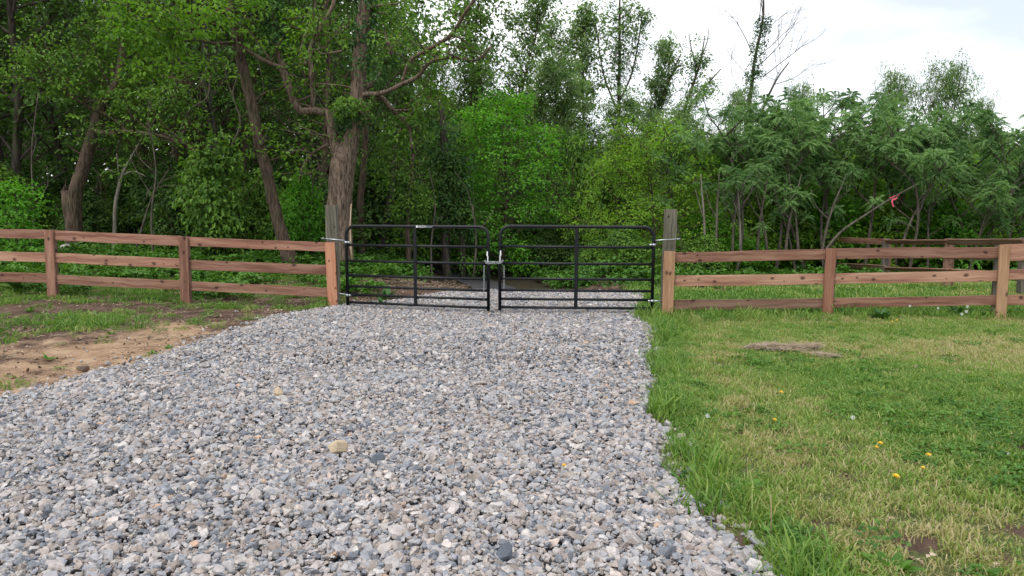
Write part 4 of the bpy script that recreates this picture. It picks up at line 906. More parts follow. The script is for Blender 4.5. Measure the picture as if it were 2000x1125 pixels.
# far wood as one mass
fm = MB(); r = np.random.default_rng(9)
for i in range(110):
    px = -300 + (i % 60) * 44 + (i // 60) * 20; d = 52 + r.uniform(0, 6); top = -60 if px < 830 else (170 if px < 1000 else 300)
    c = P(px, 412, d); ht = topH(px, top, d)[1]
    ellipsoid_sprays(fm, r, (c.x, d, ht * 0.45), (2.6, 2.0, ht * 0.55), 200, 0.8, 10, 0.45)
o = fm.build("forest", M['leaf_dark'], None, smooth=False); tag(o, "far-off mass of dark woods closing the view behind all the trees", kind='stuff')

# ------------------------------------------------------------------ trees one can tell apart, left to right
def hero(name, label, base, d, bark, leaf, polys, lobes=(), ivy=(), cat="tree", seed=1, group=None, nlim=0, L=0.10, k=12, R=0.26, extra=None, twig=True, W=0.6):
    """polys: lists of (px,py,width_px[,depth offset]); lobes: (px,py,rx,ry in px, n sprays, depth offset); coordinates turned into the tree's own frame"""
    r = np.random.default_rng(seed); b0 = P(*base, d); x0, y0 = b0.x, d; z0 = tz(x0, y0); e = empty(name, (x0, y0, z0)); tag(e, label, cat, group)
    O = np.array([x0, y0, z0]); tm, lm = MB(), MB(); C, Nn = [], []
    for pl in polys:
        pts = np.array([np.array(P(q[0], q[1], d + (q[3] if len(q) > 3 else 0))) - O for q in pl]); rad = np.array([q[2] * d / F / 2 for q in pl])
        n = len(pts); t = np.arange(n); tt = np.linspace(0, n - 1, (n - 1) * 4 + 1)
        # catmull-rom smoothing
        def cr_(a):
            a = np.vstack([2 * a[0] - a[1], a, 2 * a[-1] - a[-2]]) ; out = []
            for s in tt:
                i = min(int(s), n - 2); f = s - i; p0, p1, p2, p3 = a[i], a[i + 1], a[i + 2], a[i + 3]
                out.append(0.5 * (2 * p1 + (p2 - p0) * f + (2 * p0 - 5 * p1 + 4 * p2 - p3) * f * f + (3 * p1 - p0 - 3 * p2 + p3) * f ** 3))
            return np.array(out)
        sp2 = cr_(pts); rr = np.interp(tt, t, rad) * (1 + 0.02 * r.normal(size=len(tt)))
        if rad[0] > 0.06: sp2 = sp2 + r.normal(0, 0.006, sp2.shape)
        tm.tube(sp2, rr, 10 if rad[0] > 0.1 else 6, 0.5, True)
        if nlim:
            for i in range(int(nlim * len(sp2) / 12)):
                j = int(r.integers(len(sp2) // 3, len(sp2))); 
                if sp2[j][2] < 1.6: continue
                dd = rnd_dir(r); dd[2] = abs(dd[2]) * .5; lp, _, _ = limb(tm, sp2[j], dd, r.uniform(.7, 1.9), min(rr[j] * .5, .03), .006, 5, .16, .04, r, 4)
                for g in (2, 3, 4, 5): C.append(lp[g] + r.normal(0, .1, 3)); Nn.append(np.array([0, 0, 1]) + r.normal(0, .3, 3))
    if leaf:
        sprays(lm, C, Nn, R, k, L, r, W=W)
        for (px, py, rx, ry, n, do) in lobes:
            c = np.array(P(px, py, d + do)) - O; ellipsoid_sprays(lm, r, c, (rx * d / F, min(rx, 60) * d / F, ry * d / F), n, R, k, L, tm if twig else None, shell=0.25, W=W)
    t_ = tm.build("trunk", M[bark], e)
    if leaf and lm.V: lm.build("crown", M[leaf], e, smooth=False)
    if ivy:
        im = MB()
        for (pl, n, w) in ivy:
            pts = np.array([np.array(P(q[0], q[1], d + (q[2] if len(q) > 2 else 0))) - O for q in pl]); s = r.random(n) * (len(pts) - 1); i = np.minimum(s.astype(int), len(pts) - 2); f = (s - i)[:, None]
            c = pts[i] * (1 - f) + pts[i + 1] * f; dr = r.normal(size=(n, 3)); dr[:, 2] *= .3; dr /= np.linalg.norm(dr, axis=1)[:, None]
            sprays(im, c + dr * w * r.uniform(.4, 1.1, n)[:, None], dr + np.array([0, 0, .5]), 0.16, 9, 0.085, r, W=0.75)
        im.build("ivy", M['leaf_ivy'], e, smooth=False)
    if extra: extra(e, O, r)
    return e

# leaning tree with the snapped stub
def snag(e, O, r):
    m = MB(); d = 19.6
    p = [np.array(P(x, y, d)) - O for x, y in [(140, 470), (136, 430), (131, 395), (129, 372)]]; m.tube(p, [0.13, 0.12, 0.13, 0.12], 8); 
    for k in range(6): m.tube([p[-1] + r.normal(0, .05, 3) - np.array([0, 0, .1]), p[-1] + r.normal(0, .05, 3) + np.array([0, 0, .08 + .1 * r.random()])], [.03, .004], 4)
    m.build("snapped_stub", M['bark'], e)
hero("leaning_tree", "leaning tree with a snapped-off stub beside its trunk, left woods", (146, 470), 19.6, 'bark', 'leaf_mid',
     [[(146, 520, 34), (145, 440, 30), (147, 380, 26), (165, 320, 24), (185, 255, 21), (200, 205, 18), (228, 165, 16), (240, 100, 13), (246, 20, 10), (250, -60, 8)],
      [(186, 255, 14), (215, 262, 10, -.4), (240, 258, 9, -.6), (290, 262, 8, -.8), (350, 277, 7, -1), (395, 305, 5, -1.1)],
      [(222, 232, 7), (180, 212, 6, -.3), (140, 190, 5, -.5), (100, 160, 4, -.6), (72, 135, 3, -.7)], [(98, 160, 4, -.6), (97, 140, 3, -.6), (98, 118, 2, -.6)],
      [(222, 232, 5), (240, 250, 4), (228, 300, 3)], [(240, 120, 8), (290, 140, 6), (345, 155, 5), (375, 168, 3), (372, 195, 2)]],
     lobes=[(80, 140, 70, 45, 60, -.6), (150, 100, 70, 50, 70, 0), (250, 190, 60, 40, 60, 0), (330, 190, 60, 35, 50, -.8), (220, 40, 90, 45, 90, 0)], seed=11, nlim=10, extra=snag)
hero("slender_sapling", "thin pale forked sapling between the leaning tree and the big-leaved shrub", (224, 470), 19.0, 'bark_pale', 'leaf_mid',
     [[(222, 515, 9), (224, 450, 8), (226, 395, 7), (240, 340, 6), (255, 310, 4), (272, 280, 3)], [(240, 342, 4), (262, 335, 3), (285, 345, 2)], [(226, 395, 4), (232, 350, 3), (228, 300, 2)]],
     lobes=[(235, 330, 30, 25, 12, 0)], seed=12)
at(YOUNG2, "young_maple", 28, 352, 16.8, "bright yellow-green young maple at the left edge behind the fence", wide=0.9, leaf='leaf_bright')
at(BIGLEAF[0], "leafy_shrub", 430, 262, 18.6, "glossy big-leaved shrub between the pale sapling and the curved trunk", cat="shrub", parts=("stems", "foliage"), wide=0.75)
at(BIGLEAF[1], "leafy_shrub", 345, 345, 19.5, "lower dark leafy shrub to the left of the tall glossy one", cat="shrub", parts=("stems", "foliage"), wide=0.9, leaf='leaf_dark')
at(BUSH[0], "leafy_shrub", 590, 335, 18.8, "light green shrub between the curved trunk and the great forked trunk", cat="shrub", parts=("stems", "foliage"), wide=0.7, leaf='leaf_bright')
at(BUSH[1], "leafy_shrub", 510, 330, 19.6, "mid green shrub directly behind the curved trunk", cat="shrub", parts=("stems", "foliage"), wide=0.8)
hero("curved_tree", "tall tree with a smooth curved brown trunk rising behind the left fence", (562, 505), 17.2, 'bark', 'leaf_fresh',
     [[(574, 530, 40), (557, 480, 26), (541, 425, 24), (524, 345, 22), (508, 285, 22), (492, 205, 21), (474, 130, 20), (458, 60, 19), (446, -10, 17), (438, -90, 15)],
      [(470, 90, 8), (520, 120, 8, -.5), (562, 135, 6, -.8)], [(462, 82, 7), (420, 85, 6, -.8), (375, 78, 5, -1.2), (330, 95, 4, -1.5)], [(455, 20, 8), (400, 30, 6, -1), (330, 20, 5, -1.6), (270, 40, 4, -2.0)]],
     lobes=[(310, 65, 75, 28, 34, -1.8), (250, 80, 50, 22, 26, -2.2), (400, 40, 60, 35, 26, -1.4), (380, 120, 55, 22, 14, -1.2), (290, 10, 90, 25, 34, -2), (470, 0, 70, 25, 30, -.5), (268, 140, 26, 18, 12, -2), (300, 120, 30, 16, 14, -2), (560, 60, 40, 40, 30, 1)], seed=13, nlim=5, L=0.13, k=10, W=0.5)
def torn(e, O, r):
    m = MB(); d = 17.0
    m.tube([np.array(P(x, y, d)) - O for x, y in [(686, 398), (684, 440), (685, 480), (690, 530)]], [0.008, 0.018, 0.024, 0.02], 6); m.build("torn_bark", M['torn_wood'], e)
hero("big_forked_tree", "great forked tree with a thick grey trunk behind the left gate post", (665, 530), 17.4, 'bark_big', 'leaf_mid',
     [[(668, 560, 78), (664, 505, 56), (662, 430, 49), (665, 370, 47), (671, 318, 50), (683, 283, 34), (692, 245, 27), (699, 190, 29), (702, 130, 29), (708, 60, 27), (716, -20, 26), (720, -90, 20)],
      [(668, 325, 30), (655, 287, 23), (648, 250, 19), (643, 225, 16), (630, 216, 13)],
      [(645, 222, 14), (612, 216, 17), (590, 217, 16), (575, 200, 15), (558, 150, 15), (545, 105, 14), (535, 50, 15), (528, -20, 14), (520, -90, 12)],
      [(612, 212, 11), (610, 160, 10), (606, 100, 10), (622, 60, 9), (650, 10, 8), (660, -60, 6)],
      [(700, 170, 16), (735, 160, 12), (765, 105, 10, -.5), (755, 80, 8, -.6)],
      [(785, 165, 6, -.7), (800, 120, 6, -.9), (830, 100, 7, -1.2), (880, 70, 7.5, -1.7), (905, 30, 6.5, -2), (932, -10, 5.5, -2.3), (950, -60, 4, -2.5)],
      [(700, 185, 12), (745, 182, 9, -.3), (785, 165, 8, -.7), (815, 150, 7, -1), (845, 118, 6, -1.2), (890, 112, 5, -1.4), (930, 118, 4, -1.6), (960, 90, 3, -1.7)],
      [(712, 180, 13), (745, 190, 10, .3), (775, 225, 9, .4), (797, 245, 8, .4), (805, 290, 6, .3)],
      [(602, 120, 7), (585, 130, 5), (592, 80, 4), (612, 30, 4), (618, -10, 3)], [(668, 100, 5), (630, 105, 4), (620, 95, 3)],
      [(645, 280, 8), (610, 300, 6), (590, 330, 5), (585, 355, 4)]],
     lobes=[(680, 208, 32, 22, 30, -.5), (650, 50, 60, 35, 24, 1.2), (775, 50, 60, 40, 30, 1.0), (600, 40, 40, 40, 14, 0), (545, 30, 45, 40, 24, 0.3), (790, 250, 55, 35, 60, .4), (840, 190, 40, 30, 30, 0), (760, 10, 70, 25, 34, 1.2), (880, 20, 50, 30, 16, -2), (880, 110, 60, 26, 9, -1.5), (770, 320, 40, 60, 60, .8)],
     ivy=[([(545, 105), (535, 50), (528, -20)], 150, 0.22), ([(704, 140), (712, 60), (718, -20)], 120, 0.28), ([(722, 160, -.2), (770, 115, -.6)], 30, .15), ([(664, 250), (690, 235), (700, 190)], 60, .3)], seed=14, nlim=3, extra=torn)
hero("slim_trunk_tree", "slim straight tree just to the right of the great forked trunk", (708, 530), 19.5, 'bark', 'leaf_dark', [[(712, 545, 19), (708, 480, 16), (704, 400, 14), (712, 300, 12), (716, 200, 10)]], lobes=[(712, 290, 30, 50, 30, .5)], seed=15)
hero("slim_trunk_tree", "slanting slim trunk visible through the left gate leaf near its hinge end", (738, 535), 20.0, 'bark_dark', 'leaf_dark', [[(730, 548, 26), (742, 500, 18), (752, 440, 15), (768, 350, 12), (775, 250, 9)]], lobes=[(775, 300, 35, 50, 40, .5)], seed=16)
hero("slim_trunk_tree", "reddish slim upright trunk seen behind the middle of the left gate leaf", (800, 550), 18.8, 'bark', 'leaf_mid', [[(803, 565, 15), (799, 500, 11), (797, 450, 10), (800, 380, 9), (806, 300, 8)]], lobes=[(805, 390, 38, 40, 60, 0), (790, 460, 36, 24, 20, .6)], seed=17)
hero("ivy_covered_tree", "dark ivy-smothered trunk between the forked tree and the bright maple", (872, 540), 20.0, 'bark_dark', 'leaf_dark', [[(872, 560, 18), (870, 450, 16), (868, 300, 14), (862, 200, 10)], [(905, 560, 12), (903, 470, 11), (900, 360, 9)]],
     lobes=[(870, 330, 40, 60, 90, 0), (855, 420, 42, 45, 60, 0), (905, 400, 32, 40, 50, 0)], ivy=[([(868, 240), (870, 330), (872, 440)], 170, 0.5), ([(905, 300), (905, 380), (905, 460)], 90, 0.35)], seed=18, L=0.12)
for i, q in enumerate([[(60, 520), (66, 420), (62, 300), (75, 180)], [(300, 510), (296, 420), (305, 330), (290, 230), (300, 150)], [(262, 500), (285, 420), (300, 380), (330, 330)], [(396, 500), (392, 440), (402, 380)], [(445, 300), (470, 240), (455, 180), (480, 120)], [(610, 500), (604, 430), (612, 350), (600, 300)], [(845, 555), (842, 480), (850, 400), (838, 330)], [(925, 545), (930, 470), (922, 400)], [(350, 260), (372, 215), (405, 190), (410, 150)]]):
    jx = RNG.normal(0, 1, 6); polys = [[(x, y, 4.6 - 0.9 * k) for k, (x, y) in enumerate(q)], [(q[1][0], q[1][1] - 20 + 10 * jx[4], 2), (q[1][0] + 22 + 9 * jx[0], q[1][1] - 55, 1.5), (q[1][0] + 42 + 22 * jx[1], q[1][1] - 70 + 22 * jx[2], .8)], [(q[2][0], q[2][1] + 10, 2), (q[2][0] - 20 + 12 * jx[3], q[2][1] - 30, 1.3), (q[2][0] - 30 + 20 * jx[5], q[2][1] - 70, .7)]]
    hero("dead_sapling", f"thin grey dead branchy stem in the woods, {ORD[[0, 2, 1, 4, 5, 6, 7, 8, 3][i]]} from the left", (q[0][0], 470), 18.2 + .1 * i, 'bark_sumac', None, polys, seed=700 + i, cat="sapling", group="dead stems in the left woods")
at(MAPLE[1], "bright_maple", 978, 168, 21.0, "bright fresh-green maple rising behind the gap between the gate leaves", wide=1.15)
at(MAPLE[0], "bright_maple", 905, 225, 24.0, "second fresh-green maple, behind and left of the bright one at the gate gap", wide=0.85, leaf='leaf_mid')
at(HEM[0], "hemlock", 1085, 270, 27.0, "dark evergreen just right of the bright maple, above the right gate leaf", wide=1.1)
at(HEM[1], "hemlock", 1035, 300, 29.0, "dark evergreen half hidden behind the bright maple", wide=1.1)
at(HEM[0], "hemlock", 1150, 300, 25.5, "dark evergreen behind the yellow-green young tree beyond the right gate leaf", wide=1.3)
at(BIGLEAF[0], "leafy_shrub", 1132, 265, 22.0, "mid green tall shrub above the left half of the right gate leaf", cat="shrub", parts=("stems", "foliage"), wide=0.55)
at(BIGLEAF[1], "leafy_shrub", 1185, 330, 20.5, "leafy green shrub behind the middle brace of the right gate leaf", cat="shrub", parts=("stems", "foliage"), wide=0.7)
at(YOUNG[0], "yellow_green_tree", 1290, 232, 19.4, "yellow-green feathery young tree rising behind the right gate post", wide=1.1)
at(YOUNG[1], "yellow_green_tree", 1205, 300, 20.0, "smaller yellow-green young tree left of the one behind the gate post", wide=1.0)
at(YOUNG[0], "yellow_green_tree", 1370, 290, 21.5, "yellow-green young tree partly hidden by the first sumacs", wide=1.1)
for i, (px, yt, d) in enumerate([(1000, 440, 23), (1045, 400, 24.5), (1075, 455, 21.5), (1110, 420, 23), (1150, 430, 21), (1190, 455, 19.5), (920, 440, 22), (1010, 350, 30), (1060, 330, 31), (1110, 340, 29.5), (960, 380, 28)]):
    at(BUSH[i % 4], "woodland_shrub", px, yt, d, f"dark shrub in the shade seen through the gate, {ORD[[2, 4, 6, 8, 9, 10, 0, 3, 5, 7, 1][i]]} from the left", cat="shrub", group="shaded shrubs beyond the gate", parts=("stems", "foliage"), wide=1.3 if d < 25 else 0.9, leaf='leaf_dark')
at(BUSH[2], "leafy_shrub", 1225, 440, 17.5, "round low shrub showing through the right end of the right gate leaf", cat="shrub", parts=("stems", "foliage"), wide=1.3)
at(BUSH[3], "leafy_shrub", 1165, 470, 18.2, "low shrub showing through the middle of the right gate leaf", cat="shrub", parts=("stems", "foliage"), wide=1.2)
at(BUSH[0], "leafy_shrub", 1370, 460, 17.8, "low green shrub showing between the top rails right of the gate post", cat="shrub", parts=("stems", "foliage"), wide=1.3)
# tall trees against the sky
at(POPLAR[0], "tall_sparse_tree", 905, -120, 30, "tall sparse tree above the ivy-covered trunk", wide=0.9)
at(POPLAR[1], "tall_sparse_tree", 985, -40, 31, "tall sparse pale tree bordering the left side of the open sky", wide=0.9)
at(ROUND[0], "round_crowned_tree", 1092, 92, 34, "round-crowned tree standing against the sky left of the ivy-clad poplars", wide=0.85)
at(POPLAR[2], "tall_sparse_tree", 1150, 2, 38, "tall sparse poplar behind the round-crowned tree", wide=0.85)
at(ROUND[0], "round_crowned_tree", 1052, 165, 36, "lower round-crowned tree at the left foot of the taller round one", wide=0.8, rz=1.1)
at(ROUND[0], "round_crowned_tree", 1232, 178, 33, "low round tree in front of the ivy-wrapped poplar", wide=0.9, rz=2.6)
at(ROUND[0], "round_crowned_tree", 1322, 198, 34, "low round tree at the foot of the leaning ivy-wrapped pair", wide=0.9, rz=4.0)
at(POPLAR[1], "tall_sparse_tree", 1118, 30, 40, "tall sparse poplar showing between the round crown and the ivy-clad one", wide=0.8, rz=2.0)
at(POPLAR[0], "tall_sparse_tree", 1262, 70, 41, "sparse poplar just right of the ivy-wrapped one, lower than it", wide=0.6)
def ivytree(label, base, polys, ivy, lobes, d, seed, leaf='leaf_hazy_pale', nlim=5):
    return hero("ivy_wrapped_tree", label, base, d, 'bark', leaf, polys, lobes=lobes, ivy=ivy, seed=seed, nlim=nlim, L=0.17, k=8, R=0.42)
ivytree("tall ivy-wrapped poplar reaching the top of the picture above the right gate leaf", (1208, 420), [[(1208, 430, 9), (1208, 250, 7), (1210, 120, 6), (1210, 20, 4), (1212, -20, 2)], [(1209, 200, 4), (1235, 140, 3.4), (1250, 60, 2.6), (1256, 10, 1.5)], [(1207, 220, 4), (1180, 150, 3), (1168, 80, 2.4), (1160, 20, 1.2)]],
        [([(1208, 240), (1210, 120), (1211, 10)], 260, 0.5), ([(1235, 140), (1250, 60), (1256, 15)], 120, .4)], [(1230, 50, 30, 50, 60, 0), (1190, 110, 35, 60, 60, 0), (1170, 50, 25, 50, 40, 0)], 38, 51)
ivytree("ivy-wrapped poplar leaning to the right, left one of the leaning pair", (1275, 420), [[(1265, 430, 8), (1272, 260, 6), (1290, 200, 5), (1310, 150, 4), (1330, 105, 2)], [(1275, 230, 4), (1300, 180, 3), (1310, 100, 2)]],
        [([(1275, 240), (1292, 195), (1322, 120)], 130, 0.45)], [(1310, 125, 28, 28, 34, 0), (1285, 170, 30, 34, 44, 0)], 40, 52)
ivytree("ivy-wrapped poplar leaning right with bare twigs at its top, beside the open sky", (1330, 420), [[(1318, 430, 8), (1330, 250, 6), (1345, 190, 5.5), (1362, 140, 4.5), (1372, 100, 3), (1376, 70, 1.5)], [(1335, 230, 5), (1360, 190, 4), (1385, 160, 3), (1408, 135, 2)], [(1362, 130, 3), (1350, 95, 2), (1345, 60, 1)], [(1365, 120, 3), (1380, 85, 2), (1385, 50, 1)]],
        [([(1332, 240), (1347, 190), (1372, 105)], 170, 0.45), ([(1345, 215), (1370, 185), (1388, 165)], 70, .35)], [(1368, 115, 22, 22, 24, 0), (1385, 165, 18, 18, 16, 0)], 39, 53, nlim=2)
# the dead tree
def bare(e, O, r):
    m = MB(); d = 33
    def tw(p, dr, L, rad, lev):
        pts, rr, dd = limb(m, p, dr, L, rad, rad * .35, 6, .10, .05, r, 4)
        if lev > 0:
            for i in range(4):
                q = pts[2 + i]; v = dd + rnd_dir(r) * .55; v[1] *= .4; tw(q, v, L * .5, rad * .5, lev - 1)
    for (px, py, dx, dz, L, w) in [(1478, 130, 1.0, .7, 2.6, .045), (1490, 150, 1.0, .55, 2.8, .045), (1483, 110, .8, .8, 2.2, .04), (1465, 95, -.35, 1, 2.4, .04), (1460, 150, -.8, .8, 1.6, .03), (1490, 40, .1, 1, 1.8, .05), (1484, 40, -.15, 1, 1.8, .04), (1492, 75, .6, .9, 2.0, .035), (1500, 185, .75, .75, 3.0, .05), (1512, 165, 1, .45, 2.0, .035), (1430, 150, -.25, 1, 1.4, .025), (1405, 130, -.4, .9, 1.0, .02)]:
        tw(np.array(P(px, py, d)) - O, (dx, r.normal(0, .3), dz), L, w * .55, 2)
    m.build("bare_branches", M['bark_hazy_grey'], e)
hero("dead_tree", "dead tree with bare curving branches and ivy on its trunk, against the sky", (1462, 420), 33, 'bark_dark', None, [[(1455, 430, 10), (1462, 220, 8), (1468, 170, 7), (1475, 110, 6), (1486, 60, 5), (1491, 20, 4), (1490, -30, 3.5), (1489, -70, 2)], [(1478, 240, 5), (1502, 185, 4), (1520, 150, 3), (1541, 122, 2)]],
     ivy=[([(1463, 190), (1470, 140), (1478, 100), (1488, 60), (1492, 35)], 170, 0.36), ([(1470, 150), (1488, 140)], 20, .25)], seed=54, extra=bare)
at(LOCUST[0], "locust_tree", 1452, 165, 29, "light green small tree at the foot of the dead tree", wide=0.5)
at(LOCUST[0], "locust_tree", 1565, 155, 30, "small pale tree top just right of the dead tree", wide=0.4, rz=1.0)
at(LOCUST[0], "locust_tree", 1745, 132, 27, "pale feathery locust showing above the middle of the sumac grove", wide=0.5, rz=2.0)
at(LOCUST[0], "locust_tree", 1850, 112, 26, "tallest pale feathery locust above the right part of the sumac grove", wide=0.55, rz=3.3)
at(LOCUST[0], "locust_tree", 1925, 185, 26, "pale locust with open twigs at the right shoulder of the grove", wide=0.35, rz=4.4)
at(HEM[1], "dark_evergreen", 1996, 268, 60, "blue-green evergreen far off at the right edge", wide=1.6)
# leafy backing behind the sumacs
for i, (px, yt, d) in enumerate([(1420, 300, 24), (1500, 285, 25), (1580, 290, 24.5), (1660, 300, 25), (1740, 290, 24), (1820, 300, 25), (1900, 310, 24.5), (1975, 330, 25.5), (2060, 320, 25), (1455, 380, 22), (1620, 380, 22.5), (1790, 390, 22), (1930, 390, 22.6)]):
    at(YOUNG[i % 2] if i % 3 else BUSH[i % 4], "backing_tree", px, yt, d, f"yellow-green leafy growth behind the sumac stems, {ORD[[0, 2, 3, 5, 6, 8, 9, 12, 11, 1, 4, 7, 10][i]]} from the gate post", group="leafy growth behind the sumac stems", wide=1.3, leaf=['leaf_yellow', 'leaf_fresh', 'leaf_bright'][i % 3])
# sumac grove
sm = [(1352, 225, 19.0), (1412, 180, 20.5), (1462, 215, 20), (1440, 300, 18.6), (1515, 225, 19.5), (1548, 188, 21), (1592, 215, 20), (1570, 310, 19.2), (1650, 168, 21), (1628, 255, 19.8), (1690, 215, 20.4), 
      (1715, 172, 21.6), (1758, 200, 20.6), (1800, 168, 21.5), (1790, 250, 20), (1845, 190, 21.2), (1830, 290, 20), (1882, 215, 21), (1925, 262, 20.8), (1905, 340, 20), (1965, 290, 20.8), (1955, 370, 20.2), (2010, 300, 21.5), (2060, 280, 22)]
ordn = ["first", "second", "third", "fourth", "fifth", "sixth", "seventh", "eighth", "ninth", "tenth", "eleventh", "twelfth", "thirteenth", "fourteenth", "fifteenth", "sixteenth", "seventeenth", "eighteenth", "nineteenth", "twentieth", "twenty-first", "twenty-second", "twenty-third", "twenty-fourth", "twenty-fifth", "twenty-sixth", "twenty-seventh", "twenty-eighth", "twenty-ninth"]
rank = {q: i for i, q in enumerate(sorted(sm))}
for i, q in enumerate(sm):
    px, yt, d = q; hgt = "tall" if yt < 235 else "low"
    at(SUM[i % 6], "sumac", px, yt, d, f"{hgt} feathery sumac of the grove, {ordn[rank[q]]} crown counting from the gate post", group="sumac grove behind the right-hand fence", wide=1.0)
for i, (px, yt, d) in enumerate([(1400, 400, 20.2), (1470, 375, 21), (1545, 385, 21.4), (1625, 370, 21.6), (1700, 385, 21.5), (1775, 370, 21.7), (1850, 380, 21.6), (1925, 385, 21.8), (1985, 380, 21.9)]):
    at(BUSH[(i + 1) % 4], "thicket_shrub", px, yt, d, f"{['fresh green', 'yellow-green'][i % 2]} thicket shrub filling between the sumac stems, {ORD[i]} from the gate post", cat="shrub", group="thicket shrubs among the sumac stems", parts=("stems", "foliage"), wide=1.1, leaf=['leaf_bright', 'leaf_yellow', 'leaf_fresh'][i % 3])
# extra bare stems in the shade of the grove
for i, (px, lean, d) in enumerate([(1378, -6, 18.2), (1398, 4, 18.0), (1430, 8, 18.4), (1447, -5, 18.3), (1478, 14, 18.6), (1500, -22, 18.6), (1533, 20, 18.7), (1560, -12, 18.9), (1604, 30, 19), (1756, 50, 19.6)]):
    hero("bare_stem", f"{'pale' if i in (0, 3) else 'brown'} bare leaning stem in the shade under the sumacs, {ordn[i]} counting from the gate post", (px, 480), d, ['bark_pale', 'bark_sumac', 'bark_sumac'][i % 3] if i < 4 else 'bark_sumac', None,
         [[(px, 505, 6), (px + lean * .3, 450, 5), (px + lean * .8, 400, 4), (px + lean * 1.3, 365, 2.6), (px + lean * 1.6, 340, 1.6)], [(px + lean * .5, 430, 2.5), (px - 12, 400, 2), (px - 20, 370, 1.4)]], seed=600 + i, cat="sapling", group="bare stems under the sumac grove")
# pink ribbon tied to a twig
m = MB(); o0 = P(1746, 392, 18.9)
def rib(q): 
    pts = [np.array(P(x, y, 18.9 + k)) - np.array(o0) for x, y, k in q]
    for a, b in zip(pts[:-1], pts[1:]): 
        w = np.cross(b - a, [0, 1, 0]); w = w / (np.linalg.norm(w) + 1e-9) * 0.018; m.add([a - w, a + w, b + w, b - w], [[0, 1, 2, 3]]); m.add(np.array([a - w, b - w, b + w, a + w]) + np.array([0, 0.004, 0]), [[0, 1, 2, 3]])
rib([(1738, 390, 0), (1745, 384, -.02), (1756, 381, .01)]); rib([(1744, 386, 0), (1742, 395, -.02), (1745, 404, 0)]); rib([(1741, 388, 0), (1738, 386, .0), (1746, 390, -.02), (1752, 386, 0)])
o = m.build("ribbon", M['pink'], None, smooth=False); o.location = o0; tag(o, "pink flagging ribbon tied to a twig in the sumac grove", "ribbon")
hero("ribbon_branch", "long thin slanting branch reaching through the grove to the pink ribbon", (1600, 480), 18.9, 'bark_sumac', None, [[(1600, 505, 6), (1640, 455, 5), (1690, 420, 4), (1740, 388, 3), (1790, 360, 2)]], seed=77, cat="branch")

# ------------------------------------------------------------------ small things on the ground
def rock(px, py, sx, sy, sz, seed, mat, label, zo=0.03):
    x, y = G(px, py, 0.05); me = stone_mesh(seed, 22, 1.0); o = link("rock", me, mat); o.location = (x, y, tz(x, y) + zo); o.scale = (sx, sy, sz); o.rotation_euler = (0.1, -.1, 0.3); tag(o, label, "rock"); return o
M['rock_tan'] = plain("rock_tan", (0.50, 0.40, 0.28), 0.85, 0, .3, .5, 20); M['rock_dark'] = plain("rock_dark", (0.13, 0.15, 0.18), 0.8, 0, .3, .4, 20); M['rock_brown'] = plain("rock_brown", (0.15, 0.11, 0.085), .9, 0, .2, .5, 20); M['rock_pale'] = plain("rock_pale", (0.42, 0.38, 0.35), .9, 0, .2, .5, 20)
rock(661, 888, 0.11, 0.10, 0.13, 901, M['rock_tan'], "large tan stone lying on the grey gravel in the middle of the drive", 0.10)
rock(738, 914, 0.085, 0.08, 0.10, 902, M['rock_dark'], "dark blue-grey flat stone beside the tan one on the gravel", 0.10)
rock(985, 1098, 0.075, 0.07, 0.10, 906, M['rock_dark'], "dark grey blocky stone near the bottom middle of the drive", 0.10)
rock(545, 780, 0.085, 0.08, 0.11, 907, M['rock_tan'], "pale tan stone in the gravel toward its left side", 0.10)
rock(161, 718, 0.12, 0.06, 0.07, 903, M['rock_brown'], "dark brown flat rock lying on the sandy verge left of the drive")
rock(164, 731, 0.05, 0.04, 0.06, 904, M['rock_dark'], "small grey pebble just below the brown rock on the sand")
rock(132, 530, 0.42, 0.3, 0.4, 905, M['rock_pale'], "pale rock among the weeds behind the left fence", 0.15)
rock(1573, 530, 0.35, 0.3, 0.4, 908, M['rock_brown'], "brown rounded rock in the weeds behind the right-hand fence", 0.05)
def log(px0, py0, px1, py1, d0, d1, w, mat, label, name="split_log"):
    e = board(name, P(px0, py0, d0), P(px1, py1, d1), w, w * .6, mat, None, seed=px0, wav=0.01); tag(e, label, "log"); return e
log(738, 532, 762, 548, 16.6, 16.2, 0.13, M['torn_wood'], "pale split log leaning on the earth mound behind the left gate leaf, thickest piece")
log(760, 546, 785, 560, 16.0, 15.6, 0.07, M['torn_wood'], "pale thin splinter of wood below the split log behind the left gate leaf")
log(726, 534, 742, 532, 16.8, 16.7, 0.09, M['torn_wood'], "short pale wood block at the upper end of the split log")
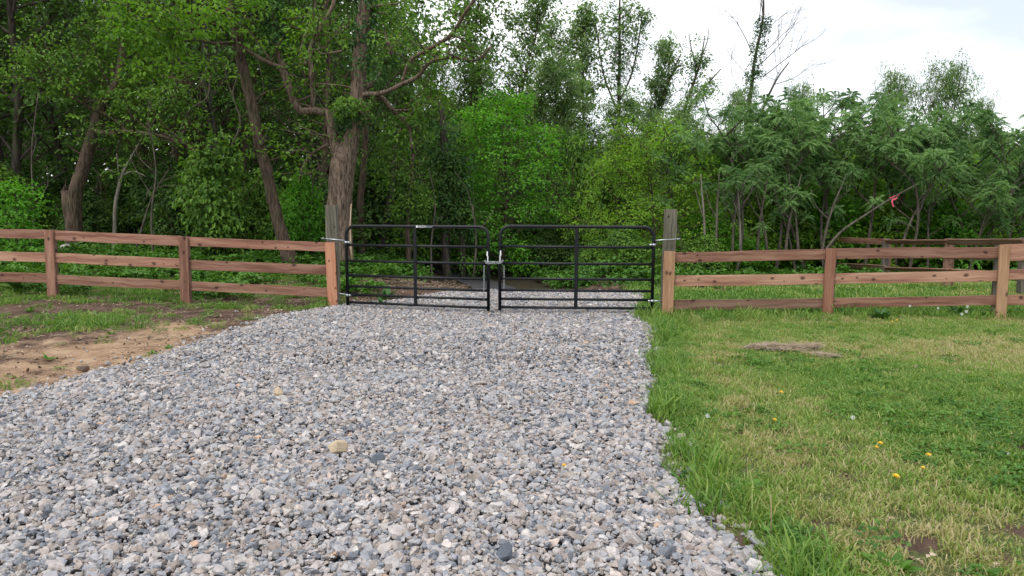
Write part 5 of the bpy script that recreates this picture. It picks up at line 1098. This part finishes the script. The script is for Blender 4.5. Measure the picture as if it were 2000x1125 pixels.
# broad-leaved weeds, leaf by leaf
def leaf_mesh(seed, L, Wd, arch):
    r = np.random.default_rng(seed); b = MB(); n = 7; V = []
    for i in range(n):
        t = i / (n - 1); w = Wd * .5 * (math.sin(math.pi * min(1, t * .93 + .05)) ** .8) * (1 - .25 * t) + .002; x = L * t * math.cos(arch * t * .6); z = L * (0.55 * t * (1 - t * .35 * arch)) ; k = r.normal(0, .05 * Wd)
        V += [(x, -w, z + w * .45 + k), (x, 0, z), (x, w, z + w * .45 - k)]
    b.add(V, [[i * 3 + j, i * 3 + j + 1, i * 3 + j + 4, i * 3 + j + 3] for i in range(n - 1) for j in (0, 1)], None, r.random() * .6 + .2); return b.mesh("leaf")
LM = [leaf_mesh(i, 0.22, 0.075, 0.7 + .2 * (i % 4)) for i in range(6)]
for me in LM: me.materials.append(M['weed'])
def weed(px, py, nlf, s, label, name="broadleaf_weed", dark=False, seed=0, z=0.03):
    x, y = G(px, py, z); e = empty(name, (x, y, tz(x, y) - 0.01)); tag(e, label, "weed", None); r = random.Random(seed)
    for i in range(nlf):
        o = bpy.data.objects.new("leaf", LM[i % 6]); COL.objects.link(o); o.parent = e; q = s * r.uniform(.7, 1.2); o.scale = (q, q * r.uniform(.8, 1.3), q * r.uniform(.6, 1.4)); o.rotation_euler = (r.uniform(-.3, .3), r.uniform(-.5, .2), i * 2.4 + r.uniform(-.4, .4))
        if dark: o.material_slots[0].link = 'OBJECT'; o.material_slots[0].material = M['weed_dark']
weed(1748, 1105, 16, .62, "largest bright broad-leaved dock weed at the bottom edge of the lawn", seed=1)
weed(1612, 1108, 11, .55, "bright broad-leaved weed at the bottom edge, left of the largest one", seed=2)
weed(1915, 1112, 6, .5, "weed with two or three upright pale leaves at the bottom right", seed=3)
weed(1545, 1090, 10, .45, "broad-leaved weed at the bottom beside the gravel edge", seed=4)
weed(1452, 945, 9, .55, "upright oval-leaved weed standing in the tall grass by the gravel edge", seed=5)
weed(1325, 930, 9, .42, "spreading leafy weed right on the gravel edge", seed=6, dark=True)
weed(1500, 1030, 6, .4, "small leafy weed in the grass between gravel and bare patch", seed=7)
weed(1835, 880, 6, .3, "small pale weed beside the yellow dandelions on the lawn", seed=8)
weed(1722, 622, 26, 0.95, "thick green dock clump under the right-hand fence between two posts", seed=9, dark=True)
weed(1868, 612, 14, 1.0, "tall leafy weed with white seed heads under the right-hand fence", seed=10, dark=True)
weed(752, 566, 14, 1.3, "big-leaved dark weed on the earth mound behind the left gate leaf", seed=11, dark=True, z=.2)
weed(690, 545, 12, 1.3, "big-leaved weed at the foot of the great forked tree", seed=12, dark=True, z=.2)
weed(745, 588, 9, 0.9, "low broad-leaved weed showing under the bottom bars of the left gate leaf", seed=13, dark=True, z=.1)
weed(40, 577, 16, 2.2, "big dark rhubarb-like weed at the far left behind the bottom rail", seed=14, dark=True, z=.12)
weed(1098, 938, 7, .22, "tiny green weed growing out of the gravel in the drive", seed=15)
for j, (px, py, s) in enumerate([(245, 726, .3), (185, 738, .35), (140, 740, .3), (165, 770, .4), (300, 690, .35), (330, 680, .35), (215, 655, .4), (95, 700, .45), (60, 620, .5), (400, 640, .4), (20, 795, .4)]):
    weed(px, py, 8, s, ["small weed on the sand nearest the gravel edge", "small weed right of the brown rock on the sand", "small weed left of the brown rock on the sand", "weed touching the left gravel edge on the sand", "small weed at the middle of the sandy strip", "weed beside the upper gravel edge on the sand", "weed at the border of soil and left grass patch", "weed on dark soil above the sand at the left", "weed near the foot of the leftmost visible fence post", "weed on bare soil below the middle left post", "weed at the left picture edge beside the gravel"][j], seed=30 + j)
# dandelions
def headmesh(kind):
    b = MB(); r = np.random.default_rng(3 + len(kind))
    if kind == 'yellow':
        for k in range(26):
            a = k * 2.4; e = 0.15 + 0.9 * (k / 26); d = np.array([math.cos(a) * math.cos(e), math.sin(a) * math.cos(e), math.sin(e) * .8]); s = np.array([-math.sin(a), math.cos(a), 0]) * .0028; b.add([-s, s, d * .021 + s, d * .021 - s], [[0, 1, 2, 3]])
    else:
        for k in range(90):
            d = r.normal(size=3); d /= np.linalg.norm(d); s = np.cross(d, rnd_dir(r)) * .005; q = d * .019; b.add([q - s, q * 1.15, q + s, q * .85], [[0, 1, 2, 3]])
            b.add([s * .1, -s * .1, q], None, [[0, 1, 2]])
        b.tube([(0, 0, -.004), (0, 0, .004)], [.005, .005], 6)
    return b.mesh("flower_head", False)
HY, HWh = headmesh('yellow'), headmesh('white!'); HY.materials.append(M['dand_yellow']); HWh.materials.append(M['dand_white'])
def dand(px, py, white, label, h=0.09, s=1.0, z=0.07):
    x, y = G(px, py, z); e = empty("dandelion", (x, y, tz(x, y))); tag(e, label, "dandelion", "dandelions in the lawn")
    m = MB(); lx = RNG.normal(0, .01); m.tube([(0, 0, -.01), (lx, 0, h * .5), (lx * 1.5, 0, h)], [.0025, .002, .002], 4); m.build("stem", M['stem'], e)
    o = bpy.data.objects.new("flower_head", HWh if white else HY); COL.objects.link(o); o.parent = e; o.location = (lx * 1.5, 0, h); q = s * (.62 if white else .8); o.scale = (q, q, q); o.rotation_euler = (0.25, 0, 0)
for px, py, w, lb, h, s in [(1521, 767, 0, "yellow dandelion nearest to the heap of dry clippings", .09, 1), (1515, 820, 0, "yellow dandelion between the clover and the gravel edge", .07, .9), (1717, 865, 0, "upper yellow dandelion of the pair in the middle of the lawn", .08, 1), (1708, 873, 0, "lower yellow dandelion of the pair in the middle of the lawn", .05, .8),
        (1816, 887, 0, "yellow dandelion beside the small pale weed", .08, 1), (1804, 912, 0, "half-open yellow dandelion just below the pale weed", .05, .9), (1747, 929, 0, "largest bright yellow dandelion, on its own in the lawn", .09, 1.25), (1743, 630, 0, "yellow dandelion at the right of the dock clump under the fence", .08, 1.1), (1749, 627, 0, "yellow dandelion farthest right of the two by the dock clump", .09, 1.1),
        (1100, 909, 0, "orange-yellow flower on the tiny weed in the gravel", .12, .8), (1388, 812, 1, "white dandelion clock near the gravel edge", .16, 1.1), (1659, 815, 1, "white dandelion clock alone in the middle of the lawn", .12, 1.1), (1777, 598, 1, "white dandelion clock under the bottom rail, left of the tall weed", .22, 1.3), (1830, 602, 1, "white dandelion clock just left of the tall weed by the fence", .2, 1.2),
        (1878, 615, 1, "lower white clock of the cluster on the tall weed", .2, 1.4), (1886, 610, 1, "upper white clock of the cluster on the tall weed", .24, 1.5), (1892, 600, 1, "topmost white clock right of the tall weed", .3, 1.3), (1345, 866, 1, "small white clock low in the grass at the gravel edge", .08, 1), (1960, 885, 1, "small white clover-like head at the right of the lawn", .05, .7)]:
    dand(px, py, w, lb, h, s, z=h)
for (px, py, h, lb) in [(1503, 1060, .24, "dry upright grass stalk near the bottom by the gravel edge"), (1452, 600, .5, "thin dry stalk beneath the bottom rail")][:1]:
    x, y = G(px, py, 0); m = MB(); m.tube([(0, 0, 0), (.005, 0, h * .5), (.0, 0.01, h)], [.004, .003, .003], 5); o = m.build("dry_stalk", M['straw'], None); o.location = (x, y, tz(x, y)); tag(o, lb, "stalk")
